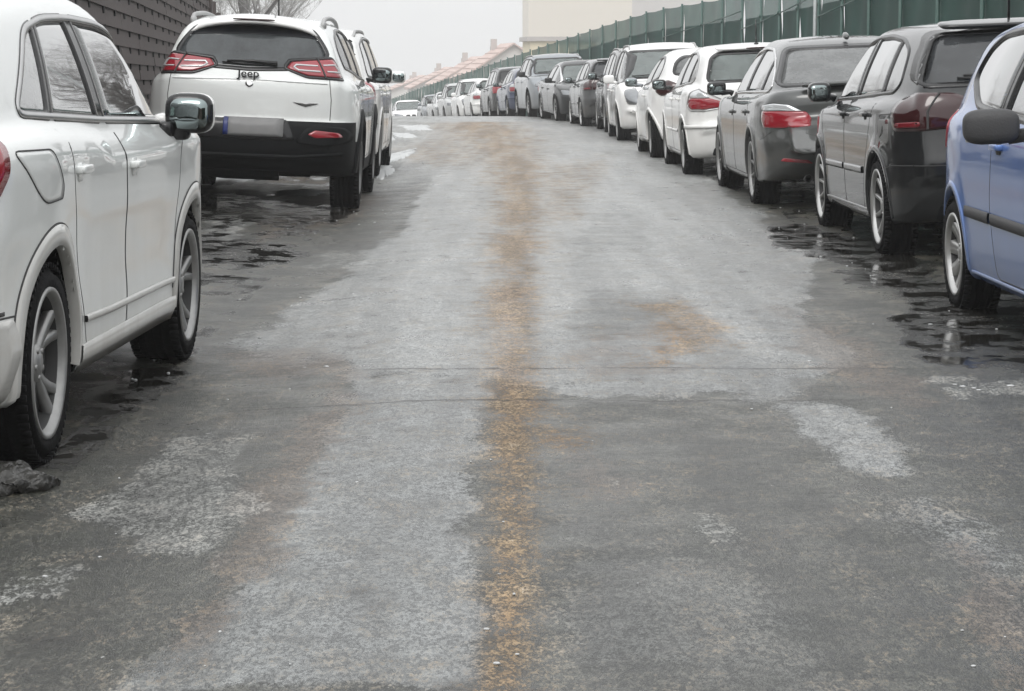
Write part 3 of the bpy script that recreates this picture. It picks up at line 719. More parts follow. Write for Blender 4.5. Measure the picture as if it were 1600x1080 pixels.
    for k in range(n):
        x = -.535+1.07*k/(n-1); q = 1-(x/.62)**2*.18
        for (dy, z) in ((-1.99, 1.565), (-2.00, 1.583), (-1.93, 1.615), (-1.70, 1.650), (-1.66, 1.56), (-1.93, 1.557)): mb.V.append((x, dy+.10*(x/.6)**2, z-.075*(x/.55)**2-.03*(x/.53)**8))
    mb.F = [(k*6+j, k*6+(j+1) % 6, k*6+6+(j+1) % 6, k*6+6+j) for k in range(n-1) for j in range(6)]+[tuple(range(6)), tuple((n-1)*6+j for j in range(6))]
    mb.build('roof_spoiler', M['white'], root)
    c2 = MB(); c2.sell((0, -1.993, 1.597), (.36, .03, .016), .5, 20, 8, None); c2.build('brake_light', M['dred'], root)
    for sg in (1, -1):
        pts = [c.proj('T', [(sg*.56, y)])[0]+np.array([0, 0, h]) for y, h in ((-1.62,-.005),(-1.60,.045),(-1.45,.06),(-.6,.055),(.25,.05),(.38,.0))]
        mb = MB(); mb.tube(smooth_line([tuple(p) for p in pts]), .020, 8); mb.sell((sg*.56, -1.56, pts[1][2]-.03), (.05, .16, .07), .6, 14, 8); mb.build('roof_rail', M['salt'], root)
    antenna(c, root, .03, .12, .42, -.35)
    for s_ in 'RL': c.mirror(root, s_, (.985,.86,1.16), (.19,.12,.155), M['trim'], (.84,.90,1.10), e=.5)
    mb = MB(); mb.tube([(-.6,-1.95,.36),(-.2,-2.0,.33),(.25,-2.0,.33)], .085, 10); mb.box((0,-1.3,.34),(1.2,.5,.12)); mb.build('silencer', M['under'], root)
    both(c, root, 'headlight', 'D', [(28,.92),(58,.98),(60,1.02),(34,1.0)], M['lensd'], r=.02, off=.004)
    c.panel('grille', 'F', [(-.6,.78),(.6,.78),(.55,.92),(-.55,.92)], M['trim'], root, off=.004)
    return root

def golf():
    hw = .88; yr, yf = -2.04, 2.17
    c = Car(hw=hw, wb=2.578, belt=.98, zrail=1.42, gb=.80, gr=.60, wr=.318, rim=.235, arch=.365, tw=.21, style='ten', cr=.15, rr=.2,
        rear=[(.2,-1.92),(.3,-2.0),(.45,-2.04),(.6,-2.04),(.68,-2.02),(.8,-1.99),(.95,-1.965),(1.04,-1.93),(1.1,-1.88),(1.2,-1.81),(1.35,-1.69),(1.45,-1.6),(1.55,-1.48)],
        front=[(.2,2.0),(.35,2.15),(.55,2.17),(.7,2.12),(.85,1.9)], W=Wstd(hw, .98), taper=Tstd(yr, yf),
        zl=[(-2.1,1.03),(-1.3,1.04),(0,.985),(1.0,.96),(1.3,.945),(1.8,.85),(2.17,.74)], roof=[(-2,1.38),(-1.5,1.44),(-1,1.475),(-.3,1.49),(.2,1.475),(.6,1.40),(1,1.3)],
        ws=[(1.25,.93),(.42,1.42)], zb=[(-2.1,.26),(-1.3,.2),(1.3,.19),(2.1,.2)], gt=[(-2,.10),(-1.4,.03),(-.6,0),(.5,0),(1.3,.06)],
        creases=[([(-2.1,.965),(0,.93),(2.1,.84)], .10)],
        dlo=[(-1.42,1.10),(-1.3,1.045),(-.3,1.005),(1.12,.96),(.9,1.11),(.6,1.27),(.35,1.36),(0,1.40),(-.5,1.405),(-1.0,1.375),(-1.3,1.30)],
        pillars=[(-1.0,-.93,.035),(-.08,-.04,.09)], seg_door=[None,0,1],
        doors=[[(-1.12,1.1),(-1.0,1.40),(-.5,1.43),(.0,1.43),(.02,.98),(.05,.27),(-.72,.27),(-.80,.5),(-.97,.75),(-1.08,.95)],[(.03,.98),(.01,1.43),(.4,1.38),(.75,1.23),(1.2,.97),(1.02,.7),(.92,.27),(.06,.27)]],
        handles=[(0,-.86,.90),(1,.10,.885)], rwin=[(-.70,1.085),(.70,1.085),(.64,1.25),(.55,1.41),(-.55,1.41),(-.64,1.25)], fwin=[(-.68,.97),(.68,.97),(.55,1.38),(-.55,1.38)],
        rear_seams=[[(-.48,.60),(0,.60),(.48,.60)]], rearc_seams=[[(-74,.56),(-60,.60),(-40,.60),(0,.60),(40,.60),(60,.60),(74,.56)]], dark_recess=True, tin=-.008)
    root = empty('hatchback'); c.finish(root, M['dgrey'], ds=.026, side_glass=M['g_bright'], rear_glass=M['g_golf'], frame=.024, rim_m=M['alub'])
    for f in (lambda q: q, sym):
        t = c.panel('tail_light', 'C', f([(28,.99),(28,.835),(46,.81),(59,.81),(63,.90),(60,1.01),(50,1.045),(36,1.035)]), M['dred'], root, r=.03, off=.008, rings=6, dome=.008)
        c.ribbon('lamp_split', 'C', f([(43,.82),(43.5,.93),(41,1.035)]), .010, M['gap'], t, off=.018)
        c.panel('brake_lamp', 'C', f([(45.5,.835),(45.5,.87),(58,.86),(58,.83)]), M['red2'], t, r=.02, off=.0165, rings=2)
    for s_ in 'RL':
        c.ribbon('rub_strip', s_, [(-.74,.53),(.0,.525)], .045, M['dgrey'], root, off=.010); c.ribbon('rub_strip', s_, [(.08,.525),(.86,.52)], .045, M['dgrey'], root, off=.010)
        c.mirror(root, s_, (.925,.86,1.03), (.165,.12,.145), M['dgrey'], (.80,.93,.975), e=.6)
        c.ribbon('sill_edge', s_, [(-.84,.275),(.90,.27)], .012, M['chromed'], root, off=.006, ds=.05)
    plate(c, root, 'B', .74); wiper(c, root, -.02, -.42, 1.10, 1.13)
    mb = MB(); mb.sell((0,-1.60,1.452),(1.04,.22,.035),.35,30,8,Matrix.Rotation(R(9),3,'X')); mb.build('roof_spoiler', M['dgrey'], root)
    c.panel('bumper_insert', 'B', [(-.62,.26),(.62,.26),(.60,.36),(-.60,.36)], M['clad'], root, off=.004); exhaust(c, root, -.5, -1.93, .25)
    antenna(c, root, 0, -1.25, .30, -.15)
    both(c, root, 'headlight', 'D', [(28,.62),(56,.66),(60,.76),(50,.79),(32,.75)], M['lensd'], r=.02, off=.004)
    c.panel('grille', 'F', [(-.32,.60),(.32,.60),(.40,.70),(-.40,.70)], M['trim'], root, off=.004); c.panel('air_intake', 'F', [(-.6,.28),(.6,.28),(.5,.42),(-.5,.42)], M['trim'], root, off=.004)
    return root

def e60():
    hw = .923; yr, yf = -2.56, 2.27
    c = Car(hw=hw, wb=2.888, belt=.96, zrail=1.39, gb=.81, gr=.58, wr=.325, rim=.235, arch=.372, tw=.225, style='ten', cr=.20, rr=.16, rt=.06,
        rear=[(.2,-2.3),(.3,-2.45),(.42,-2.54),(.58,-2.555),(.64,-2.53),(.72,-2.50),(.92,-2.49),(1.0,-2.50),(1.04,-2.48),(1.3,-2.3)], front=[(.2,2.1),(.35,2.24),(.6,2.27),(.75,2.2),(.9,1.9)],
        W=Wstd(hw, .96), taper=Tstd(yr, yf, .12, .2), zl=[(-2.56,1.025),(-2.4,1.04),(-2.1,1.035),(-1.7,1.01),(-1.2,.985),(0,.955),(1.0,.95),(1.25,.955),(1.8,.88),(2.27,.74)],
        roof=[(-1.5,1.36),(-1.1,1.415),(-.6,1.455),(0,1.47),(.4,1.455),(.8,1.36)], ws=[(1.3,.94),(.45,1.40)], rg=((-2.0,1.02),(-1.15,1.39)), rgbow=.14, zb=[(-2.5,.28),(-1.5,.2),(1.5,.18),(2.2,.2)],
        gt=[(-2.1,.12),(-1.5,.045),(-.6,0),(.5,0),(1.3,.05)], creases=[([(-2.6,.90),(0,.86),(2.3,.80)], .12)],
        dlo=[(-1.55,1.03),(-1.45,.995),(0,.975),(1.12,.95),(.85,1.10),(.5,1.28),(.25,1.345),(-.2,1.375),(-.7,1.36),(-1.1,1.28),(-1.4,1.15)],
        pillars=[(-1.14,-1.10,.03),(-.16,-.10,.08)], seg_door=[None,0,1],
        doors=[[(-1.2,1.0),(-1.15,1.27),(-.7,1.39),(-.12,1.40),(-.05,.95),(-.04,.26),(-.98,.26),(-1.08,.55),(-1.2,.75)],[(-.04,.95),(-.10,1.40),(.3,1.36),(.6,1.25),(1.18,.95),(1.1,.6),(1.08,.26),(-.03,.26)]],
        handles=[(0,-1.05,.82),(1,.06,.80)], rwin=[(-.71,1.045),(.71,1.045),(.55,1.365),(-.55,1.365)], fwin=[(-.72,.98),(.72,.98),(.55,1.36),(-.55,1.36)],
        rear_seams=[[(-.56,.76),(-.60,.66),(-.45,.62),(.45,.62),(.60,.66),(.56,.76)]], rearc_seams=[[(-74,.60),(-62,.63),(-54,.69)],[(74,.60),(62,.63),(54,.69)]], dark_recess=True, tin=-.01)
    root = empty('saloon_car'); c.finish(root, M['mgrey'], ds=.028, side_glass=M['g_bright'], rear_glass=M['g_fog'], trimm=M['chrome'], frame=.02)
    for f in (lambda q: q, sym):
        t = c.panel('tail_light', 'C', f([(33,.715),(39,.832),(52,.842),(67,.842),(68,.78),(64,.705),(50,.70)]), M['red'], root, r=.014, off=.008, rings=6, dome=.008)
        c.panel('indicator', 'C', f([(41,.836),(52,.848),(67,.848),(68,.885),(55,.905),(47,.89)]), M['lensw'], t, r=.015, off=.010, rings=4)
        c.panel('reflector', 'B', f([(.52,.40),(.78,.425),(.76,.45),(.56,.43)]), M['red'], root, r=.01, off=.006, rings=3)
    c.panel('bumper_insert', 'B', [(-.5,.27),(.5,.27),(.42,.37),(-.42,.37)], M['clad'], root, off=.004); exhaust(c, root, -.55, -2.42, .27, .035)
    plate(c, root, 'B', .82)
    mb = MB(); mb.sell((0,-1.06,1.452),(.05,.17,.055),.8,16,8,Matrix.Rotation(R(12),3,'X')); mb.build('antenna', M['mgrey'], root)
    mb = MB(); mb.sell((0,-2.42,1.045),(1.2,.16,.03),.4,26,8,Matrix.Rotation(R(-8),3,'X')); mb.build('boot_lip', M['mgrey'], root)
    for s_ in 'RL': c.mirror(root, s_, (.985,.82,1.01), (.18,.12,.13), M['trim'], (.82,.9,.955), e=.45)
    both(c, root, 'headlight', 'D', [(26,.62),(56,.66),(62,.77),(52,.76),(30,.70)], M['lensd'], r=.02, off=.005)
    for sg in (1,-1): c.panel('grille', 'F', [(sg*.03,.55),(sg*.25,.56),(sg*.24,.69),(sg*.05,.70)], M['trim'], root, off=.006, r=.04)
    c.panel('air_intake', 'F', [(-.55,.27),(.55,.27),(.5,.40),(-.5,.40)], M['trim'], root, off=.004); plate(c, root, 'F', .46)
    return root

def astra():
    hw = .876; yr, yf = -2.0, 2.25
    c = Car(hw=hw, wb=2.614, belt=.97, zrail=1.40, gb=.79, gr=.585, wr=.312, rim=.205, arch=.358, tw=.2, style='seven', cr=.17, rr=.2,
        rear=[(.2,-1.9),(.3,-1.97),(.45,-2.0),(.57,-2.0),(.62,-1.96),(.8,-1.95),(.96,-1.94),(1.02,-1.90),(1.1,-1.83),(1.25,-1.72),(1.38,-1.62),(1.5,-1.5)],
        front=[(.2,2.1),(.35,2.23),(.55,2.25),(.7,2.19),(.85,1.95)], W=Wstd(hw, .97), taper=Tstd(yr, yf),
        zl=[(-2.1,1.0),(-1.3,1.03),(0,.975),(1.0,.95),(1.3,.94),(1.8,.85),(2.25,.73)], roof=[(-2,1.34),(-1.5,1.40),(-1,1.44),(-.3,1.462),(.2,1.45),(.6,1.37),(1,1.25)],
        ws=[(1.3,.92),(.42,1.40)], zb=[(-2.1,.24),(-1.3,.2),(1.3,.19),(2.1,.2)], gt=[(-2,.11),(-1.4,.04),(-.6,0),(.5,0),(1.3,.06)],
        creases=[([(-2.1,.93),(0,.90),(2.1,.80)], .10)],
        dlo=[(-1.38,1.09),(-1.25,1.04),(-.3,1.0),(1.12,.95),(.9,1.10),(.6,1.25),(.35,1.335),(0,1.37),(-.5,1.37),(-.95,1.32),(-1.2,1.23)],
        pillars=[(-.95,-.88,.03),(-.08,-.04,.08)], seg_door=[None,0,1],
        doors=[[(-1.05,1.05),(-.95,1.34),(-.5,1.40),(.0,1.40),(.02,.98),(.05,.27),(-.74,.27),(-.82,.5),(-.97,.75)],[(.03,.98),(.01,1.40),(.4,1.35),(.75,1.20),(1.2,.95),(1.04,.6),(.94,.27),(.06,.27)]],
        handles=[(0,-.86,.86),(1,.10,.85)], rwin=[(-.63,1.045),(.63,1.045),(.56,1.3),(.48,1.35),(-.48,1.35),(-.56,1.3)], fwin=[(-.68,.96),(.68,.96),(.55,1.36),(-.55,1.36)],
        rearc_seams=[[(-74,.56),(-60,.585),(0,.585),(60,.585),(74,.56)]], tin=-.008)
    root = empty('hatchback'); c.finish(root, M['white'], ds=.032, side_glass=M['g_bright'], rear_glass=M['g_wind'], trimm=M['chromed'], frame=.022)
    for f in (lambda q: q, sym):
        t = c.panel('tail_light', 'C', f([(32,.775),(33,.83),(40,.87),(58,.875),(60,.80),(56,.755),(44,.75)]), M['red'], root, r=.02, off=.008, rings=5, dome=.008)
        c.panel('indicator', 'C', f([(40,.875),(58,.88),(56,.94),(50,.965),(44,.93)]), M['lensw'], t, r=.02, off=.010, rings=4)
        c.ribbon('lamp_surround', 'C', f([(30.5,.77),(31.5,.84),(43,.94),(50,.975),(58,.94),(61.5,.80),(57,.74),(44,.735)]), .012, M['chromed'], t, off=.007, closed=True, r=.03)
    c.ribbon('bumper_strip', 'C', [(-66,.565),(0,.57),(66,.565)], .035, M['white'], root, off=.014); c.panel('bumper_insert', 'B', [(-.6,.25),(.6,.25),(.58,.33),(-.58,.33)], M['clad'], root, off=.004)
    plate(c, root, 'B', .80); wiper(c, root, 0, .40, 1.06, 1.10)
    mb = MB(); mb.sell((0,-1.54,1.405),(1.0,.2,.03),.35,30,8,Matrix.Rotation(R(9),3,'X')); mb.build('roof_spoiler', M['white'], root)
    mb = MB(); mb.sell((.0,-1.64,1.395),(.34,.02,.018),.5,14,8); mb.build('brake_light', M['dred'], root); antenna(c, root, 0, -1.15, .28, -.1)
    for s_ in 'RL':
        c.ribbon('rub_strip', s_, [(-.74,.50),(.0,.495)], .03, M['white'], root, off=.008); c.ribbon('rub_strip', s_, [(.08,.495),(.90,.49)], .03, M['white'], root, off=.008)
        c.mirror(root, s_, (.955,.88,1.01), (.165,.11,.125), M['trim'], (.80,.95,.955), e=.55)
    both(c, root, 'headlight', 'D', [(26,.60),(54,.64),(62,.78),(52,.79),(32,.73)], M['lensd'], r=.02, off=.005)
    c.panel('grille', 'F', [(-.34,.58),(.34,.58),(.42,.68),(-.42,.68)], M['trim'], root, off=.004); c.panel('air_intake', 'F', [(-.6,.27),(.6,.27),(.5,.42),(-.5,.42)], M['trim'], root, off=.004)
    return root

def polo():
    hw = .84; yr, yf = -1.87, 2.04
    c = Car(hw=hw, wb=2.46, belt=.98, zrail=1.41, gb=.795, gr=.60, wr=.29, rim=.20, arch=.338, tw=.185, style='cap', cr=.16, rr=.22,
        rear=[(.2,-1.78),(.3,-1.84),(.5,-1.87),(.75,-1.85),(.95,-1.81),(1.05,-1.75),(1.2,-1.66),(1.35,-1.55),(1.48,-1.43)],
        front=[(.2,1.92),(.35,2.02),(.55,2.04),(.7,1.98),(.85,1.7)], W=Wstd(hw, .98), taper=Tstd(yr, yf),
        zl=[(-1.9,1.02),(-1.3,1.04),(0,.985),(.9,.955),(1.2,.93),(1.7,.83),(2.04,.72)], roof=[(-1.8,1.38),(-1.3,1.43),(-.8,1.46),(-.2,1.47),(.2,1.455),(.6,1.36),(1,1.22)],
        ws=[(1.2,.92),(.38,1.40)], zb=[(-1.9,.24),(-1.2,.19),(1.3,.18),(2.1,.2)], gt=[(-1.8,.10),(-1.3,.04),(-.5,0),(.5,0),(1.2,.06)],
        creases=[([(-1.9,.96),(0,.92),(2.1,.82)], .10)],
        dlo=[(-1.36,1.16),(-.95,1.03),(-.3,1.0),(1.06,.955),(.85,1.10),(.6,1.23),(.35,1.33),(0,1.375),(-.5,1.39),(-1.0,1.37),(-1.25,1.30)],
        pillars=[(-.30,-.22,.07)], seg_door=[None,0],
        doors=[[(-.30,.98),(-.24,1.41),(.1,1.40),(.4,1.35),(.75,1.20),(1.14,.955),(1.0,.6),(.92,.25),(-.28,.25),(-.36,.6)]],
        handles=[(0,-.17,.86)], rwin=[(-.58,1.07),(.58,1.07),(.48,1.38),(-.48,1.38)], fwin=[(-.66,.96),(.66,.96),(.53,1.36),(-.53,1.36)], dark_recess=True, tin=-.008)
    root = empty('hatchback'); c.finish(root, M['blue'], ds=.024, side_glass=M['g_bright'], frame=.03, handles_m=M['blue'], rim_m=M['alub'])
    for s_ in 'RL':
        c.ribbon('rub_strip', s_, [(-.88,.53),(-.36,.525)], .05, M['clad2'], root, off=.012); c.ribbon('rub_strip', s_, [(-.31,.525),(.88,.515)], .05, M['clad2'], root, off=.012)
        c.mirror(root, s_, (1.08,.82,.99), (.23,.14,.145), M['clad2'], (.79,.88,.95), e=.6); c.ribbon('sill_edge', s_, [(-.84,.235),(.88,.23)], .02, M['blue'], root, off=.006)
        mb = MB(); mb.sell(((1.10 if s_ == 'R' else -1.10),.765,.935), (.15,.02,.022), .5); mb.build('mirror_repeater', M['lensw'], root); c.panel('side_repeater', s_, [(1.22,.66),(1.30,.66),(1.30,.70),(1.22,.70)], M['lensw'], root, r=.02, off=.006, rings=3)
    both(c, root, 'tail_light', 'C', [(40,.98),(38,.82),(58,.80),(62,.92),(56,1.0)], M['red'], r=.03, off=.008, rings=5, dome=.008)
    both(c, root, 'headlight', 'D', [(28,.58),(54,.62),(58,.74),(48,.77),(32,.72)], M['lensd'], r=.03, off=.005)
    c.panel('grille', 'F', [(-.3,.58),(.3,.58),(.36,.67),(-.36,.67)], M['trim'], root, off=.004); plate(c, root, 'F', .42); antenna(c, root, 0, -1.1, .3, -.1)
    return root

def smallhatch():
    """rounded three-door hatchback"""
    hw = .86; yr, yf = -1.82, 2.0
    c = Car(hw=hw, wb=2.5, belt=.99, zrail=1.38, gb=.775, gr=.55, wr=.305, rim=.205, arch=.355, tw=.195, style='seven', cr=.22, rr=.26, crg=.16, flare=.03, gsr=.14, rcrown=.13,
        rear=[(.2,-1.7),(.32,-1.79),(.5,-1.82),(.75,-1.82),(.95,-1.79),(1.05,-1.74),(1.2,-1.62),(1.32,-1.48),(1.44,-1.25)],
        front=[(.2,1.9),(.35,1.98),(.55,2.0),(.7,1.94),(.85,1.7)], W=Wstd(hw, .98), taper=Tstd(yr, yf, .12),
        zl=[(-1.9,1.04),(-1.3,1.06),(0,.99),(.9,.96),(1.2,.94),(1.7,.84),(2.04,.72)], roof=[(-1.8,1.28),(-1.3,1.385),(-.8,1.44),(-.2,1.46),(.2,1.44),(.6,1.34),(1,1.2)],
        ws=[(1.25,.92),(.35,1.38)], zb=[(-1.9,.24),(-1.2,.2),(1.3,.18),(2.1,.2)], gt=[(-1.8,.14),(-1.3,.05),(-.5,0),(.5,0),(1.2,.06)],
        creases=[([(-1.9,.98),(0,.92),(2.1,.82)], .10)],
        dlo=[(-1.12,1.07),(-.3,1.01),(1.06,.955),(.85,1.10),(.6,1.22),(.3,1.32),(-.1,1.35),(-.6,1.34),(-.95,1.28),(-1.12,1.18)],
        pillars=[(-.35,-.28,.05)], seg_door=[None,0], doors=[[(-.40,.98),(-.30,1.37),(.1,1.37),(.4,1.32),(.75,1.18),(1.14,.955),(1.0,.6),(.92,.27),(-.40,.27),(-.46,.6)]],
        handles=[(0,-.28,.84)], rwin=[(-.56,1.11),(.56,1.11),(.50,1.27),(.40,1.34),(-.40,1.34),(-.50,1.27)], fwin=[(-.66,.96),(.66,.96),(.53,1.34),(-.53,1.34)], tin=-.008)
    root = empty('hatchback'); c.finish(root, M['white'], ds=.038, side_glass=M['g_bright'], rear_glass=M['g_fog'], frame=.026)
    both(c, root, 'tail_light', 'C', [(34,.98),(30,.86),(50,.84),(58,.90),(56,1.02),(44,1.04)], M['dred'], r=.03, off=.008, rings=5, dome=.008)
    for s_ in 'RL': c.mirror(root, s_, (.955,.86,1.02), (.18,.11,.13), M['sgrey'], (.79,.9,.96), e=.7)
    plate(c, root, 'B', .74); c.panel('bumper_insert', 'B', [(-.5,.27),(.5,.27),(.45,.36),(-.45,.36)], M['clad'], root, off=.004)
    both(c, root, 'headlight', 'D', [(28,.60),(54,.64),(60,.80),(50,.80),(32,.72)], M['lensd'], r=.02, off=.005)
    c.panel('grille', 'F', [(-.34,.42),(.34,.42),(.42,.52),(-.42,.52)], M['trim'], root, off=.004)
    return root

def tallcar(kind):
    """mpv: short bonnet people carrier; estate: high estate with rails; suv: broad front"""
    P = dict(mpv=dict(hw=.90, H=1.66, yr=-2.1, yf=2.25, cowl=(1.45,1.02), hood=[(1.2,1.03),(1.5,1.02),(1.9,.93),(2.25,.78)], wt=(.40,1.58), belt=1.0, wr=.32, paint='white', gfr=.70),
             estate=dict(hw=.91, H=1.66, yr=-2.32, yf=2.22, cowl=(1.15,1.05), hood=[(1.0,1.06),(1.2,1.06),(1.8,1.0),(2.22,.86)], wt=(.42,1.58), belt=1.05, wr=.35, paint='dgrey', gfr=.72),
             suv=dict(hw=.95, H=1.70, yr=-2.3, yf=2.35, cowl=(1.2,1.12), hood=[(1.0,1.13),(1.25,1.13),(1.9,1.06),(2.35,.90)], wt=(.45,1.62), belt=1.10, wr=.36, paint='sgrey', gfr=.75))[kind]
    hw, H, yr, yf, b, wr = P['hw'], P['H'], P['yr'], P['yf'], P['belt'], P['wr']; z = H-.06
    c = Car(hw=hw, wb=2.7, belt=b, zrail=H-.09, gb=hw-.09, gr=hw-.28, wr=wr, rim=.225, arch=wr+.055, tw=.22, style='ten' if kind != 'mpv' else 'five',
        rear=[(.2,yr+.12),(.35,yr+.03),(.5,yr),(.7,yr+.01),(b,yr+.06),(b+.15,yr+.14),(H-.2,yr+.32),(H-.05,yr+.44),(H+.05,yr+.6)],
        front=[(.2,yf-.12),(.4,yf-.01),(.65,yf),(.82,yf-.07),(1.0,yf-.35)], W=Wstd(hw, b), taper=Tstd(yr, yf),
        zl=[(yr,b+.05),(-1.3,b+.04),(0,b)]+P['hood'], roof=[(yr,H-.12),(-1.6,H-.045),(-1,H-.01),(-.3,H),(.2,H-.02),(.6,H-.1),(1,H-.25)],
        ws=[P['cowl'], P['wt']], zb=[(yr,.28),(-1.4,.23),(1.4,.22),(yf,.24)], gt=[(yr,.09),(-1.5,.03),(-.6,0),(.5,0),(1.3,.05)],
        creases=[([(yr,b-.06),(0,b-.09),(yf,b-.16)], .10)],
        dlo=[(-1.75,b+.10),(-1.55,b+.045),(-.3,b+.015),(P['cowl'][0]-.15,b-.02),(P['cowl'][0]-.42,b+.17),(.55,H-.21),(.25,H-.13),(-.4,H-.115),(-1.1,H-.13),(-1.6,H-.2)],
        pillars=[(-1.1,-1.05,.07),(-.10,-.06,.09)], seg_door=[None,0,1],
        doors=[[(-1.15,b+.06),(-1.08,H-.10),(-.5,H-.08),(0,H-.08),(.03,.34),(-.85,.34),(-.98,.7)],[(.04,.34),(.01,H-.08),(.35,H-.11),(.9,b+.16),(1.12,b-.02),(1.0,.7),(.95,.34)]],
        handles=[(0,-.92,b-.13),(1,.12,b-.14)], rwin=[(-hw+.26,b+.11),(hw-.26,b+.11),(hw-.34,H-.16),(-hw+.34,H-.16)], fwin=[(-.71,P['cowl'][1]+.04),(.71,P['cowl'][1]+.04),(.60,H-.14),(-.60,H-.14)],
        rearc_seams=[[(-74,.60),(-60,.62),(0,.62),(60,.62),(74,.60)]], top_seams=[[(.66,1.3),(.62,1.9)],[(-.66,1.3),(-.62,1.9)]], tin=-.01)
    root = empty({'mpv': 'people_carrier', 'estate': 'estate_car', 'suv': 'suv'}[kind]); pm = M[P['paint']]
    c.finish(root, pm, ds=.036, side_glass=M['g_bright'], front_glass=M['g_wind'], frame=.026, arch_m=M['clad'] if kind == 'suv' else None)
    both(c, root, 'tail_light', 'C', [(38,b-.02),(36,.82),(56,.80),(60,.92),(56,b+.02)], M['red'], r=.03, off=.008, rings=5, dome=.008)
    hz = .72 if kind == 'mpv' else .80
    both(c, root, 'headlight', 'D', {'mpv': [(28,.62),(50,.64),(60,.88),(52,.90),(34,.76)], 'estate': [(26,.72),(58,.74),(60,.85),(30,.83)], 'suv': [(28,.78),(58,.82),(60,.93),(30,.90)]}[kind], M['lensd'], r=.03, off=.006, rings=5, dome=.006)
    c.panel('grille', 'F', {'mpv': [(-.4,.60),(.4,.60),(.42,.68),(-.42,.68)], 'estate': [(-.38,.62),(.38,.62),(.4,.84),(-.4,.84)], 'suv': [(-.36,.50),(.36,.50),(.46,.60),(.46,.86),(.38,.90),(-.38,.90),(-.46,.86),(-.46,.60)]}[kind], M['trim'], root, off=.008, r=.04)
    if kind == 'suv': c.ribbon('grille_frame', 'F', [(-.36,.50),(.36,.50),(.46,.60),(.46,.86),(.38,.90),(-.38,.90),(-.46,.86),(-.46,.60)], .03, M['chromed'], root, off=.014, closed=True, r=.04)
    c.panel('air_intake', 'F', [(-.62,.30),(.62,.30),(.54,.44),(-.54,.44)], M['trim'], root, off=.005); plate(c, root, 'F', .53, off=.016); plate(c, root, 'B', .84)
    for s_ in 'RL': c.mirror(root, s_, (hw+.08,.92,b+.06), (.19,.12,.15), pm if kind != 'suv' else M['trim'], (hw-.05,.98,b-.01), e=.6)
    if kind != 'suv' or True:
        for sg in (1, -1):
            pts = [c.proj('T', [(sg*(hw-.33), y)])[0]+np.array([0, 0, h]) for y, h in ((-1.55,-.005),(-1.5,.03),(-1.3,.04),(.15,.035),(.3,0))]
            mb = MB(); mb.tube(smooth_line([tuple(p) for p in pts]), .016, 6); mb.build('roof_rail', M['salt'], root)
    mb = MB(); pa = c.proj('F', [(-.62, c.fwin[0][1]+.02), (-.2, c.fwin[0][1]+.04), (.1, c.fwin[0][1]+.03)], .012); mb.tube([tuple(p) for p in pa], .009, 5)
    pa = c.proj('F', [(.0, c.fwin[0][1]+.02), (.3, c.fwin[0][1]+.04), (.6, c.fwin[0][1]+.03)], .012); mb.tube([tuple(p) for p in pa], .009, 5); mb.build('windscreen_wipers', M['trim'], root)
    return root

M['archw'] = paint('arch_trim_paint', (.62,.62,.60), grime=.5, gcol=(.28,.26,.23), rough=.5)
M['chromed'] = simple('dull_chrome', (.45,.45,.45), .3, metal=.9)
M['salt'] = simple('salted_rail', (.40,.40,.40), .6, metal=.3)
M['clad2'] = simple('weathered_plastic', (.040,.040,.042), .6, bump=(120,.2))
M['shade'] = simple('painted_shade_band', (.008,.009,.012), .35, spec=.2)  # colour of the shade painted on the rear glass
M['alub'] = simple('bright_alloy', (.50,.50,.49), .3, metal=.8)
M['red2'] = simple('deep_red_lamp', (.14,.006,.012), .2)
M['g_q2'] = glassm('dusty_side_glass', (.60,.70,.66), .10, (.42,.47,.45), refl=2.3)
M['g_bright'] = glassm('bright_side_glass', (.55,.60,.58), .10, (.38,.40,.40), refl=2.2)
M['g_jeep'] = glassm('dark_rear_glass', (.07,.08,.09), .30, (.17,.19,.20), .06, refl=.9)
M['g_golf'] = glassm('tinted_rear_glass', (.16,.17,.18), .3, (.14,.15,.16), .06)

# ---------------------------------------------------------------- road surface
rng = np.random.RandomState(7)
_tab = rng.rand(256, 256)
def vnoise(x, y):
    xi = np.floor(x).astype(int); yi = np.floor(y).astype(int); fx = x-xi; fy = y-yi; fx = fx*fx*(3-2*fx); fy = fy*fy*(3-2*fy)
    g = lambda a, b: _tab[a % 256, b % 256]
    return (g(xi, yi)*(1-fx)+g(xi+1, yi)*fx)*(1-fy)+(g(xi, yi+1)*(1-fx)+g(xi+1, yi+1)*fx)*fy
def fbm(x, y, o=4):
    s = 0; a = .5; t = 0
    for i in range(o): s = s+a*vnoise(x*2**i+17.3*i, y*2**i+5.1*i); t += a; a *= .55
    return s/t
def px2w(px, py):
    d = FPX*CH/(py-HY); return ((px-HX)*d/FPX, d)
rows = np.concatenate([np.linspace(-40, 3, 20), 1/np.linspace(1/3.4, 1/75., 430), np.geomspace(76, 900, 60)])
colx = np.concatenate([-np.geomspace(4.6, 260, 26)[::-1], np.arange(-4.5, 6.5, .045), np.geomspace(6.6, 260, 26)])
GX, GY = np.meshgrid(colx, rows)
X, Y = GX.ravel(), GY.ravel()
PX = HX+FPX*X/np.maximum(Y, 2); PY = HY+FPX*CH/np.maximum(Y, 2)
N1 = fbm(X*1.3, Y*.75+9)-.5; N2 = fbm(X*6+3, Y*3.2)-.5; N3 = fbm(X*18+3, Y*10, 3)-.5
